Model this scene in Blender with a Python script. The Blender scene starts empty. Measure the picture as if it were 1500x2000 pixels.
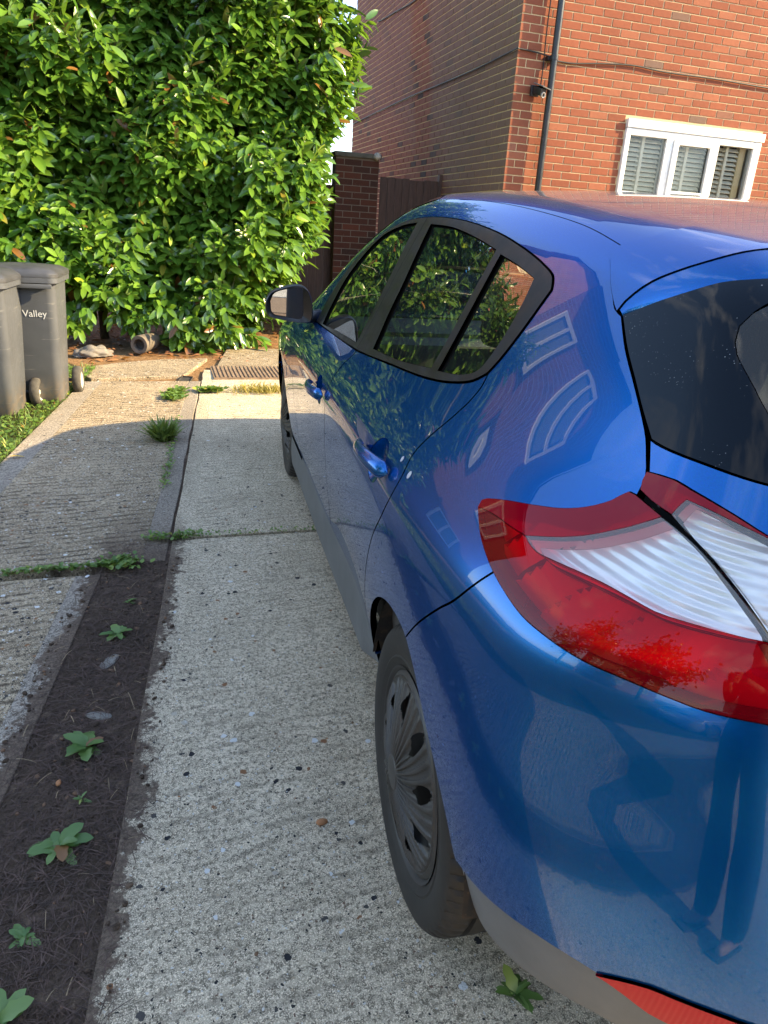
import bpy, bmesh, math, random
import numpy as np
from mathutils import Vector, Matrix, Euler
from mathutils.geometry import delaunay_2d_cdt
R = math.radians
SC = bpy.context.scene
COL = SC.collection
rng = random.Random(7)
nrs = np.random.RandomState(11)

# ------------------------------------------------------------ camera
CAM_H = 1.370
cam_d = bpy.data.cameras.new('camera')
cam = bpy.data.objects.new('camera', cam_d)
COL.objects.link(cam)
SC.camera = cam
cam_d.sensor_fit = 'VERTICAL'
cam_d.sensor_height = 36.0
cam_d.sensor_width = 27.0
cam_d.lens = 25.116
cam_d.clip_start = 0.03
cam_d.clip_end = 2000
pitch, roll, yaw = 0.377791823, 0.0634524145, 0.312217468
cy, sy, cp, sp = math.cos(yaw), math.sin(yaw), math.cos(pitch), math.sin(pitch)
fv = Vector((sy * cp, cy * cp, -sp)); rv = Vector((cy, -sy, 0)); uv_ = rv.cross(fv)
r2 = math.cos(roll) * rv + math.sin(roll) * uv_
u2 = -math.sin(roll) * rv + math.cos(roll) * uv_
cam.matrix_world = Matrix(((r2.x, u2.x, -fv.x, 0), (r2.y, u2.y, -fv.y, 0), (r2.z, u2.z, -fv.z, CAM_H), (0, 0, 0, 1)))

# ------------------------------------------------------------ sky and sun
SUN_EL = R(29)
sun_from = Vector((0.946 * math.cos(SUN_EL), -0.326 * math.cos(SUN_EL), math.sin(SUN_EL)))
W = bpy.data.worlds.new('World'); SC.world = W; W.use_nodes = True
wn, wl = W.node_tree.nodes, W.node_tree.links
wn.clear()
w_out = wn.new('ShaderNodeOutputWorld'); w_bg = wn.new('ShaderNodeBackground')
w_sky = wn.new('ShaderNodeTexSky'); w_sky.sky_type = 'NISHITA'; w_sky.sun_disc = False
w_sky.sun_elevation = SUN_EL
w_sky.sun_rotation = math.atan2(sun_from.x, sun_from.y)
w_sky.altitude = 50; w_sky.air_density = 1.0; w_sky.dust_density = 0.6; w_sky.ozone_density = 1.2
# thin broken cloud over the whole sky
w_tc = wn.new('ShaderNodeTexCoord'); w_map = wn.new('ShaderNodeMapping'); w_map.inputs['Scale'].default_value = (1.6, 1.6, 4.2)
w_noi = wn.new('ShaderNodeTexNoise'); w_noi.inputs['Scale'].default_value = 1.7; w_noi.inputs['Detail'].default_value = 7; w_noi.inputs['Roughness'].default_value = 0.56
w_rmp = wn.new('ShaderNodeValToRGB'); w_rmp.color_ramp.elements[0].position = 0.53; w_rmp.color_ramp.elements[1].position = 0.70
w_rmp.color_ramp.elements[0].color = (0.04, 0.04, 0.04, 1); w_rmp.color_ramp.elements[1].color = (0.85, 0.85, 0.85, 1)
w_mix = wn.new('ShaderNodeMixRGB'); w_mix.inputs['Color2'].default_value = (5.0, 5.0, 5.0, 1)
wl.new(w_tc.outputs['Generated'], w_map.inputs['Vector']); wl.new(w_map.outputs['Vector'], w_noi.inputs['Vector'])
wl.new(w_noi.outputs['Fac'], w_rmp.inputs['Fac']); wl.new(w_rmp.outputs['Color'], w_mix.inputs['Fac'])
wl.new(w_sky.outputs['Color'], w_mix.inputs['Color1']); wl.new(w_mix.outputs['Color'], w_bg.inputs['Color'])
w_bg.inputs['Strength'].default_value = 0.15
wl.new(w_bg.outputs['Background'], w_out.inputs['Surface'])
sun_d = bpy.data.lights.new('sun', 'SUN'); sun_d.energy = 4.2; sun_d.angle = R(0.53); sun_d.color = (1.0, 0.77, 0.42)
sun = bpy.data.objects.new('sun', sun_d); COL.objects.link(sun)
sun.rotation_euler = (-sun_from).to_track_quat('-Z', 'Y').to_euler()
sun.location = sun_from * 30
SC.view_settings.view_transform = 'Standard'; SC.view_settings.look = 'None'
SC.view_settings.exposure = 2.05; SC.view_settings.gamma = 1.0; SC.view_settings.use_curve_mapping = False
SC.render.engine = 'CYCLES'
SC.cycles.use_denoising = True
SC.cycles.max_bounces = 7; SC.cycles.diffuse_bounces = 3; SC.cycles.glossy_bounces = 4; SC.cycles.transparent_max_bounces = 12; SC.cycles.caustics_reflective = False; SC.cycles.caustics_refractive = False
SC.cycles.sample_clamp_indirect = 6.0

# ------------------------------------------------------------ helpers
GTX, GTY, GAX, GAY = 0.00175399, 0.02553694, 1.30648917, 1.06663135
def G(x, y): return GTX * (x - GAX) + GTY * (y - GAY)

def tag(o, label=None, cat=None, group=None, kind=None):
    if label: o['label'] = label
    if cat: o['category'] = cat
    if group: o['group'] = group
    if kind: o['kind'] = kind
    return o
def empty(name, loc=(0, 0, 0), rot=(0, 0, 0), parent=None):
    o = bpy.data.objects.new(name, None); COL.objects.link(o)
    o.location = loc; o.rotation_euler = rot; o.empty_display_size = 0.1
    if parent: o.parent = parent
    return o
def link(name, me, mat=None, parent=None, smooth=False):
    o = bpy.data.objects.new(name, me); COL.objects.link(o)
    if mat is not None and not me.materials: me.materials.append(mat)
    if parent: o.parent = parent
    if smooth: me.shade_smooth()
    return o
class MB:
    """collects simple solids into one mesh"""
    def __init__(s): s.v = []; s.f = []; s.m = []
    def add(s, vs, fs, mi=0):
        b = len(s.v); s.v += [tuple(v) for v in vs]; s.f += [tuple(i + b for i in f) for f in fs]; s.m += [mi] * len(fs); return s
    def box(s, x0, x1, y0, y1, z0, z1, mi=0, M=None, bev=0.0):
        if bev > 0:
            bm = bmesh.new(); bmesh.ops.create_cube(bm, size=1)
            for v in bm.verts: v.co = Vector(((x0 + x1) / 2 + v.co.x * (x1 - x0), (y0 + y1) / 2 + v.co.y * (y1 - y0), (z0 + z1) / 2 + v.co.z * (z1 - z0)))
            bmesh.ops.bevel(bm, geom=bm.edges[:], offset=bev, segments=2, profile=0.6, affect='EDGES')
            return s.bm(bm, mi, M)
        vs = [Vector((x, y, z)) for z in (z0, z1) for y in (y0, y1) for x in (x0, x1)]
        if M: vs = [M @ v for v in vs]
        return s.add(vs, [(0, 2, 3, 1), (4, 5, 7, 6), (0, 1, 5, 4), (2, 6, 7, 3), (0, 4, 6, 2), (1, 3, 7, 5)], mi)
    def bm(s, bm, mi=0, M=None):
        bm.verts.index_update()
        s.add([(M @ v.co) if M else v.co for v in bm.verts], [[v.index for v in f.verts] for f in bm.faces], mi); bm.free(); return s
    def tube(s, pts, r, n=8, mi=0, cap=True):
        pts = [Vector(p) for p in pts]; rs = r if isinstance(r, (list, tuple)) else [r] * len(pts)
        prev = None; vs = []
        for i, p in enumerate(pts):
            t = (pts[min(i + 1, len(pts) - 1)] - pts[max(i - 1, 0)]).normalized()
            if prev is None:
                a = t.orthogonal().normalized()
            else:
                a = (prev - t * prev.dot(t)).normalized()
            prev = a; b = t.cross(a)
            for k in range(n):
                q = 2 * math.pi * k / n
                vs.append(p + (a * math.cos(q) + b * math.sin(q)) * rs[i])
        fs = []
        for i in range(len(pts) - 1):
            for k in range(n):
                fs.append((i * n + k, i * n + (k + 1) % n, (i + 1) * n + (k + 1) % n, (i + 1) * n + k))
        if cap:
            fs.append(tuple(range(n))[::-1]); fs.append(tuple((len(pts) - 1) * n + k for k in range(n)))
        return s.add(vs, fs, mi)
    def lathe(s, prof, n=32, M=None, mi=0, close=False):
        """profile [(r, h)] turned round local Z"""
        vs = []; m = len(prof)
        for k in range(n):
            q = 2 * math.pi * k / n
            for r, h in prof:
                v = Vector((r * math.cos(q), r * math.sin(q), h)); vs.append(M @ v if M else v)
        fs = []
        for k in range(n):
            for i in range(m - 1 if not close else m):
                j = (i + 1) % m
                fs.append((k * m + i, ((k + 1) % n) * m + i, ((k + 1) % n) * m + j, k * m + j))
        return s.add(vs, fs, mi)
    def mesh(s, name):
        me = bpy.data.meshes.new(name); me.from_pydata(s.v, [], s.f)
        if any(s.m): me.polygons.foreach_set('material_index', s.m)
        me.update(); return me
    def build(s, name, mat=None, parent=None, smooth=False, mats=None, auto=None):
        me = s.mesh(name)
        if mats:
            for m_ in mats: me.materials.append(m_)
        o = link(name, me, mat, parent, smooth or auto is not None)
        if auto is not None:
            bm = bmesh.new(); bm.from_mesh(me); bmesh.ops.remove_doubles(bm, verts=bm.verts, dist=1e-5)
            bmesh.ops.recalc_face_normals(bm, faces=bm.faces)
            for e in bm.edges:
                if len(e.link_faces) == 2: e.smooth = e.calc_face_angle(0) < R(auto)
            bm.to_mesh(me); bm.free()
        return o

# ------------------------------------------------------------ materials
class NT:
    def __init__(s, name):
        s.mat = bpy.data.materials.new(name); s.mat.use_nodes = True
        s.n, s.l = s.mat.node_tree.nodes, s.mat.node_tree.links
        s.b = s.n['Principled BSDF']; s.out = s.n['Material Output']
    def new(s, t, **kw):
        nd = s.n.new('ShaderNode' + t)
        for k, v in kw.items():
            if hasattr(nd, k): setattr(nd, k, v)
        return nd
    def set(s, **kw):
        for k, v in kw.items(): s.b.inputs[k.replace('_', ' ')].default_value = v
        return s
    def coords(s, kind='Object', scale=(1, 1, 1), rot=(0, 0, 0)):
        tc = s.new('TexCoord'); mp = s.new('Mapping'); mp.inputs['Scale'].default_value = scale; mp.inputs['Rotation'].default_value = rot
        s.l.new(tc.outputs[kind], mp.inputs['Vector']); return mp.outputs['Vector']
    def world(s):
        return s.new('NewGeometry').outputs['Position']
    def noise(s, vec, scale, detail=4, rough=0.55, out='Fac', dist=0.0):
        nd = s.new('TexNoise'); nd.inputs['Scale'].default_value = scale; nd.inputs['Detail'].default_value = detail
        nd.inputs['Roughness'].default_value = rough; nd.inputs['Distortion'].default_value = dist
        if vec is not None: s.l.new(vec, nd.inputs['Vector'])
        return nd.outputs[out]
    def voro(s, vec, scale, out='Distance', feature='F1', rnd=1.0):
        nd = s.new('TexVoronoi'); nd.feature = feature; nd.inputs['Scale'].default_value = scale; nd.inputs['Randomness'].default_value = rnd
        if vec is not None: s.l.new(vec, nd.inputs['Vector'])
        return nd.outputs[out]
    def ramp(s, fac, stops, interp='LINEAR'):
        nd = s.new('ValToRGB'); cr = nd.color_ramp; cr.interpolation = interp
        while len(cr.elements) < len(stops): cr.elements.new(0.5)
        for e, (p, c) in zip(cr.elements, stops):
            e.position = p; e.color = tuple(c) + (1,) if len(c) == 3 else c
        s.l.new(fac, nd.inputs['Fac']); return nd.outputs['Color']
    def val(s, fac, a, b, c=0.0, d=1.0):
        nd = s.new('MapRange'); nd.clamp = True
        for i, v in enumerate((a, b, c, d)): nd.inputs[i + 1].default_value = v
        s.l.new(fac, nd.inputs[0]); return nd.outputs[0]
    def mix(s, fac, c1, c2, mode='MIX'):
        nd = s.new('MixRGB'); nd.blend_type = mode
        for k, c in (('Fac', fac), ('Color1', c1), ('Color2', c2)):
            if hasattr(c, 'links'): s.l.new(c, nd.inputs[k])
            elif k == 'Fac': nd.inputs[k].default_value = c
            else: nd.inputs[k].default_value = tuple(c) + (1,) if len(c) == 3 else c
        return nd.outputs['Color']
    def math(s, op, a, b=None):
        nd = s.new('Math'); nd.operation = op
        for i, v in enumerate((a, b)):
            if v is None: continue
            if hasattr(v, 'links'): s.l.new(v, nd.inputs[i])
            else: nd.inputs[i].default_value = v
        return nd.outputs[0]
    def to(s, sock, name): s.l.new(sock, s.b.inputs[name]); return s
    def bump(s, h, strength=0.3, dist=0.01, prev=None):
        nd = s.new('Bump'); nd.inputs['Strength'].default_value = strength; nd.inputs['Distance'].default_value = dist
        s.l.new(h, nd.inputs['Height'])
        if prev is not None: s.l.new(prev, nd.inputs['Normal'])
        s.l.new(nd.outputs['Normal'], s.b.inputs['Normal']); return nd.outputs['Normal']
def sep(nt, vec):
    nd = nt.new('SeparateXYZ'); nt.l.new(vec, nd.inputs[0]); return nd.outputs
def simple(name, col, rough=0.6, metal=0.0, var=0.0, vscale=8.0, bump=0.0, bscale=60.0, coat=0.0, spec=0.5):
    t = NT(name); t.set(Roughness=rough, Metallic=metal); t.b.inputs['Coat Weight'].default_value = coat
    t.b.inputs['Specular IOR Level'].default_value = spec
    c = tuple(col) + (1,)
    t.b.inputs['Base Color'].default_value = c
    if var > 0:
        v = t.coords(); nz = t.noise(v, vscale, 5)
        lo = [max(0, q * (1 - var)) for q in col]; hi = [min(1, q * (1 + var)) for q in col]
        t.to(t.ramp(nz, [(0.3, lo), (0.7, hi)]), 'Base Color')
        t.to(t.val(nz, 0.3, 0.7, max(0, rough - 0.1), min(1, rough + 0.1)), 'Roughness')
    if bump > 0:
        v = t.coords(); t.bump(t.noise(v, bscale, 4), bump, 0.004)
    return t.mat
def m_glass(name, tint, rough=0.0, ior=1.5, haze=0.0):
    t = NT(name); t.n.remove(t.b)
    tr = t.new('BsdfTransparent'); tr.inputs['Color'].default_value = tuple(tint) + (1,)
    gl = t.new('BsdfGlossy'); gl.inputs['Roughness'].default_value = rough
    fr = t.new('Fresnel'); fr.inputs['IOR'].default_value = ior
    # two faces of a pane reflect about twice as much as one
    f2 = t.math('MINIMUM', t.math('MULTIPLY', fr.outputs[0], 1.8), 1.0)
    mx = t.new('MixShader'); t.l.new(f2, mx.inputs[0]); t.l.new(tr.outputs[0], mx.inputs[1]); t.l.new(gl.outputs[0], mx.inputs[2])
    last = mx.outputs[0]
    if haze > 0:
        df = t.new('BsdfDiffuse'); df.inputs['Color'].default_value = (0.45, 0.43, 0.38, 1)
        v = t.coords(); sp_ = t.val(t.voro(v, 160), 0.0, 0.12, 1.0, 0.0)
        nz = t.val(t.noise(v, 6, 5), 0.4, 0.75, 0.0, 1.0)
        fac = t.math('ADD', t.math('MULTIPLY', sp_, t.math('MULTIPLY', nz, 0.5)), haze)
        m2 = t.new('MixShader'); t.l.new(fac, m2.inputs[0]); t.l.new(last, m2.inputs[1]); t.l.new(df.outputs[0], m2.inputs[2]); last = m2.outputs[0]
    t.l.new(last, t.out.inputs['Surface']); return t.mat
# ------------------------------------------------------------ car body surface (x forward from the rear axle, y left, z up)
def card(xs):
    """natural cubic cardinal basis: returns f(x)->(len(x),n)"""
    xs=np.array(xs,float); n=len(xs); hh=np.diff(xs)
    A=np.zeros((n,n)); B=np.zeros((n,n)); A[0,0]=A[-1,-1]=1
    for i in range(1,n-1):
        A[i,i-1]=hh[i-1];A[i,i]=2*(hh[i-1]+hh[i]);A[i,i+1]=hh[i]
        B[i,i-1]=6/hh[i-1];B[i,i]=-6/hh[i-1]-6/hh[i];B[i,i+1]=6/hh[i]
    M=np.linalg.solve(A,B)
    def f(x):
        x=np.clip(np.asarray(x,float),xs[0],xs[-1]); k=np.clip(np.searchsorted(xs,x)-1,0,n-2)
        h=hh[k]; a=(xs[k+1]-x)/h; b=(x-xs[k])/h
        W=np.zeros(x.shape+(n,)); ii=np.arange(x.size)
        Wf=W.reshape(-1,n); kf=k.ravel()
        Wf[ii,kf]+=a.ravel(); Wf[ii,kf+1]+=b.ravel()
        ca=((a**3-a)*h*h/6).ravel(); cb=((b**3-b)*h*h/6).ravel()
        Wf+=ca[:,None]*M[kf]+cb[:,None]*M[kf+1]
        return Wf.reshape(x.shape+(n,))
    return f
ZS=[.12,.22,.34,.50,.66,.80,.885,.945,1.05,1.20,1.35,1.50]
XS=[-.9,-.45,0.,.6,1.3,2.0,2.6,3.1,3.6]
WS=np.array([
# -.9   -.45   0     .6    1.3   2.0   2.6   3.1   3.6
[.600, .735, .765, .755, .765, .780, .790, .770, .700],
[.660, .785, .825, .803, .815, .828, .836, .815, .750],
[.720, .832, .868, .838, .848, .860, .874, .850, .780],
[.755, .862, .893, .877, .877, .884, .896, .868, .790],
[.755, .870, .903, .896, .895, .898, .900, .868, .780],
[.735, .858, .901, .903, .904, .902, .894, .848, .740],
[.712, .838, .888, .897, .896, .888, .862, .800, .690],
[.675, .803, .856, .868, .866, .850, .805, .740, .640],
[.598, .716, .778, .802, .804, .786, .730, .660, .560],
[.518, .632, .690, .716, .722, .704, .640, .560, .460],
[.430, .545, .598, .628, .638, .620, .550, .460, .360],
[.340, .445, .500, .538, .552, .534, .460, .360, .260]])
ZR=[.10,.20,.32,.45,.57,.68,.80,.93,1.02,1.20,1.37,1.50]
XR=np.array([-.58,-.665,-.735,-.778,-.788,-.776,-.752,-.715,-.665,-.545,-.405,-.30])
XP=[-1.,-.6,-.3,0,.5,1.0,1.4,1.75,2.1,2.45,2.75,3.1,3.4,3.6]
ZP=np.array([1.300,1.360,1.403,1.436,1.472,1.482,1.468,1.409,1.28,1.14,1.01,.93,.80,.62])
ZF=[.1,.2,.3,.45,.6,.75,1.0]
XF=np.array([3.40,3.46,3.50,3.505,3.49,3.44,3.30])
bcz,bcx,czr,cxp,czf=card(ZS),card(XS),card(ZR),card(XP),card(ZF)
def halfw(x,z): return np.einsum('...i,ij,...j->...',bcz(z),WS,bcx(x))
PP=2.4
def rmax(a,b,r):
    A=np.maximum(a+r,0);B=np.maximum(b+r,0)
    q=(A**PP+B**PP)**(1/PP)-r
    return np.where((A>0)&(B>0),q,np.maximum(a,b))
def sst(a,b,x):
    t=np.clip((x-a)/(b-a),0,1); return t*t*(3-2*t)
def body(x,y,z):
    side=(y-halfw(x,z))
    roof=(z-(cxp(x)@ZP-(.115+.26*sst(1.1,2.0,x)-.15*sst(2.3,2.8,x))*y*y))
    a=rmax(side,roof,.075)
    rear=(czr(z)@XR+.15*y*y+.08*y**4)-x
    rr=.30-.16*sst(.75,1.05,z)
    b=rmax(a,rear,rr)
    front=x-(czf(z)@XF-.16*y*y-.1*y**4)
    return rmax(b,front,.25)
XA0,XA1,ZA=-.15,2.6,.72   # skeleton ends
FAN=.75
def ray_of(u,ph):
    u=np.asarray(u,float);ph=np.asarray(ph,float)
    L=XA1-XA0
    x0=np.where(u<0,XA1,np.where(u>L,XA0,XA1-u))
    ps=np.where(u<0,u/FAN,np.where(u>L,(u-L)/FAN,0))  # >0 rear, <0 front
    d=np.stack([-np.sin(ps)*np.cos(ph),np.cos(ps)*np.cos(ph),np.sin(ph)],-1)
    o=np.stack([x0,0*x0,0*x0+ZA],-1)
    return o,d
def to_uv(p):
    p=np.asarray(p,float);L=XA1-XA0
    x,y,z=p[...,0],p[...,1],p[...,2]
    xa=np.clip(x,XA0,XA1); ps=np.arctan2(xa-x,y); rho=np.hypot(xa-x,y)
    u=np.where(x<XA0,L+ps*FAN,np.where(x>XA1,ps*FAN,XA1-x))
    return np.stack([u,np.arctan2(z-ZA,rho)],-1)
def root(o,d,lo,hi,F=body,n=36):
    lo=np.full(o.shape[:-1],lo,float);hi=np.full(o.shape[:-1],hi,float)
    for _ in range(n):
        m=(lo+hi)/2; p=o+d*m[...,None]; v=F(p[...,0],p[...,1],p[...,2])
        lo=np.where(v<0,m,lo);hi=np.where(v<0,hi,m)
    return o+d*((lo+hi)/2)[...,None]
def surf(u,ph,F=body):
    o,d=ray_of(u,ph); return root(o,d,0.02,1.4,F)
def nrm(p,F=body,e=2e-4):
    g=[]
    for i in range(3):
        q=p.copy();q[...,i]+=e;r=p.copy();r[...,i]-=e
        g.append(F(*np.moveaxis(q,-1,0))-F(*np.moveaxis(r,-1,0)))
    g=np.stack(g,-1); return g/np.linalg.norm(g,axis=-1,keepdims=True)
FE={
'dlo_bot':[(1.599,0.846,0.973),(0.938,0.828,1.012),(0.601,0.807,1.042),(0.349,0.786,1.066),(0.226,0.769,1.086),(0.154,0.753,1.107),(0.122,0.739,1.128),(0.120,0.729,1.146)],
'dlo_rear':[(0.120,0.729,1.146),(0.103,0.690,1.213),(0.108,0.644,1.288)],
'dlo_top':[(0.116,0.638,1.299),(0.187,0.629,1.320),(0.345,0.620,1.347),(0.500,0.615,1.366),(0.753,0.612,1.381),(1.046,0.619,1.379),(1.290,0.635,1.355),(1.464,0.662,1.306),(1.632,0.709,1.219),(1.719,0.749,1.140),(1.685,0.801,1.046)],
'door_mid':[(0.931,0.829,1.010),(1.006,0.878,0.927),(1.012,0.892,0.899),(1.004,0.904,0.845),(1.056,0.902,0.765),(1.059,0.895,0.665),(1.081,0.883,0.551),(1.044,0.877,0.510),(1.138,0.861,0.424),(1.238,0.850,0.356)],
'door_rear':[(0.119,0.735,1.134),(0.115,0.751,1.106),(0.121,0.770,1.075),(0.139,0.797,1.037),(0.163,0.831,0.991),(0.170,0.856,0.956),(0.153,0.881,0.914),(0.159,0.897,0.873),(0.189,0.904,0.825),(0.272,0.904,0.731),(0.331,0.900,0.637),(0.347,0.897,0.604)],
'bump_top':[(-0.043,0.903,0.674),(-0.100,0.900,0.739),(-0.179,0.891,0.817),(-0.216,0.882,0.852),(-0.266,0.846,0.926)],
'lamp_top':[(-0.136,0.828,0.970),(-0.131,0.821,0.980),(-0.167,0.806,0.995),(-0.229,0.784,1.012),(-0.282,0.763,1.028),(-0.315,0.746,1.044),(-0.340,0.727,1.063),(-0.354,0.713,1.081),(-0.366,0.710,1.081)],
'lamp_split':[(-0.371,0.711,1.080),(-0.422,0.703,1.075),(-0.474,0.693,1.061),(-0.521,0.681,1.040),(-0.550,0.672,1.023),(-0.576,0.661,1.004)],
'lamp_bot':[(-0.136,0.828,0.970),(-0.187,0.840,0.948),(-0.230,0.845,0.935),(-0.266,0.846,0.926),(-0.311,0.845,0.918),(-0.362,0.841,0.912),(-0.408,0.832,0.912),(-0.472,0.807,0.913),(-0.517,0.779,0.917),(-0.554,0.750,0.918),(-0.585,0.719,0.918),(-0.620,0.670,0.923)],
'gate_gap':[(0.006,0.591,1.355),(-0.016,0.604,1.337),(-0.059,0.621,1.308),(-0.100,0.634,1.280),(-0.126,0.637,1.273),(-0.181,0.654,1.235),(-0.234,0.665,1.202),(-0.282,0.675,1.171),(-0.319,0.683,1.144),(-0.338,0.690,1.126),(-0.360,0.699,1.102),(-0.365,0.710,1.083)],
'glass_bot':[(-0.326,0.682,1.144),(-0.351,0.679,1.142),(-0.404,0.667,1.142),(-0.479,0.625,1.139)],
'glass_top':[(-0.124,0.636,1.274),(-0.163,0.618,1.298),(-0.211,0.596,1.321),(-0.246,0.575,1.338),(-0.292,0.541,1.350)],
'spo_seam':[(0.007,0.579,1.366),(-0.015,0.564,1.376),(-0.052,0.543,1.386),(-0.074,0.507,1.398),(-0.067,0.450,1.406),(-0.063,0.374,1.414)],
'roofline':[(0.026,0.576,1.371),(0.162,0.567,1.391),(0.368,0.562,1.411),(0.645,0.560,1.427),(0.921,0.562,1.432)],
'val_bot':[(-0.336,0.867,0.423),(-0.359,0.854,0.378),(-0.384,0.834,0.332),(-0.440,0.815,0.337),(-0.495,0.794,0.358),(-0.558,0.761,0.387),(-0.593,0.735,0.399)],
'val_top':[(-0.330,0.868,0.425),(-0.399,0.858,0.444),(-0.459,0.840,0.465),(-0.522,0.812,0.487),(-0.585,0.769,0.500),(-0.614,0.742,0.493),(-0.635,0.719,0.486),(-0.653,0.697,0.485)],
'bump_arch':[(-0.043,0.903,0.674),(-0.104,0.901,0.645),(-0.174,0.896,0.592),(-0.232,0.890,0.544),(-0.289,0.879,0.478),(-0.320,0.869,0.423),(-0.331,0.867,0.417)],
'sill_top':[(1.814,0.852,0.317),(1.564,0.851,0.332),(1.257,0.846,0.338),(1.021,0.841,0.348),(0.455,0.873,0.456)],
'sill_bot':[(2.300,0.787,0.026),(1.883,0.777,0.020),(1.541,0.770,0.026),(0.974,0.758,0.100)],
'gl_front':[(1.501,0.829,1.004),(1.562,0.805,1.044),(1.642,0.752,1.138),(1.574,0.710,1.219),(1.440,0.667,1.299),(1.260,0.641,1.344),(1.103,0.631,1.360),(1.069,0.683,1.270),(1.054,0.728,1.188),(1.017,0.778,1.097),(0.978,0.819,1.026),(1.220,0.827,1.012)],
'gl_rear':[(0.798,0.808,1.043),(0.848,0.762,1.123),(0.882,0.716,1.207),(0.921,0.675,1.281),(0.959,0.629,1.361),(0.767,0.626,1.360),(0.551,0.630,1.343),(0.420,0.635,1.328),(0.401,0.674,1.263),(0.381,0.714,1.194),(0.368,0.747,1.135),(0.359,0.775,1.086),(0.552,0.794,1.062)],
'gl_quarter':[(0.319,0.771,1.089),(0.331,0.741,1.142),(0.348,0.703,1.210),(0.383,0.638,1.321),(0.280,0.641,1.309),(0.182,0.646,1.293),(0.162,0.670,1.251),(0.149,0.700,1.201),(0.151,0.730,1.146),(0.160,0.742,1.126),(0.206,0.756,1.107)],
'pillar_gap':[(1.030,0.619,1.378),(1.009,0.682,1.271),(0.995,0.747,1.154),(0.932,0.821,1.022)],
'lamp_red_top':[(-0.269,0.804,0.981),(-0.299,0.790,0.993),(-0.322,0.778,1.003),(-0.347,0.763,1.016),(-0.364,0.751,1.027),(-0.380,0.738,1.039),(-0.393,0.728,1.049),(-0.405,0.718,1.060),(-0.419,0.705,1.073)],
'lamp_white_low':[(-0.269,0.804,0.981),(-0.281,0.806,0.978),(-0.309,0.804,0.975),(-0.334,0.798,0.978),(-0.357,0.791,0.981),(-0.392,0.781,0.986),(-0.426,0.771,0.990),(-0.465,0.757,0.991),(-0.496,0.744,0.990),(-0.521,0.726,0.992),(-0.541,0.709,0.994),(-0.569,0.678,0.996),(-0.580,0.663,0.997)],
'inner_top':[(-0.357,0.695,1.109),(-0.378,0.690,1.112),(-0.400,0.685,1.114),(-0.424,0.679,1.111),(-0.445,0.672,1.108),(-0.482,0.656,1.100),(-0.514,0.638,1.090)],
'inner_left':[(-0.357,0.695,1.109),(-0.360,0.701,1.099),(-0.367,0.706,1.089)],
'inner_split':[(-0.367,0.706,1.089),(-0.392,0.704,1.084),(-0.420,0.701,1.079),(-0.453,0.695,1.071),(-0.485,0.687,1.061),(-0.528,0.674,1.041),(-0.570,0.659,1.013)],
'inner_white':[(-0.427,0.698,1.080),(-0.427,0.691,1.090),(-0.429,0.684,1.100),(-0.453,0.675,1.099),(-0.476,0.664,1.096),(-0.496,0.651,1.092),(-0.515,0.638,1.088)],
'gate_strip':[(-0.327,0.683,1.141),(-0.341,0.689,1.127),(-0.356,0.695,1.110)],
'clear_glass':[(-0.332,0.563,1.318),(-0.327,0.578,1.308),(-0.328,0.593,1.293),(-0.339,0.602,1.275),(-0.353,0.606,1.262),(-0.374,0.607,1.248),(-0.398,0.607,1.232),(-0.425,0.605,1.211)],
'refl_top':[(-0.585,0.769,0.501),(-0.608,0.751,0.520),(-0.632,0.729,0.535),(-0.650,0.708,0.539),(-0.667,0.687,0.541),(-0.682,0.665,0.542),(-0.696,0.642,0.541)],
'refl_bot':[(-0.585,0.769,0.501),(-0.597,0.758,0.501),(-0.614,0.743,0.497),(-0.634,0.719,0.488),(-0.650,0.701,0.487)],
'crease':[(1.982,0.901,0.729),(1.031,0.896,0.886),(0.615,0.880,0.923),(0.331,0.867,0.944),(0.176,0.855,0.957)],
'spo_edge':[(-0.110,0.634,1.279),(-0.111,0.626,1.292),(-0.118,0.617,1.305),(-0.135,0.602,1.325),(-0.166,0.581,1.344),(-0.196,0.557,1.360),(-0.219,0.529,1.373),(-0.235,0.504,1.380)],
}
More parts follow.
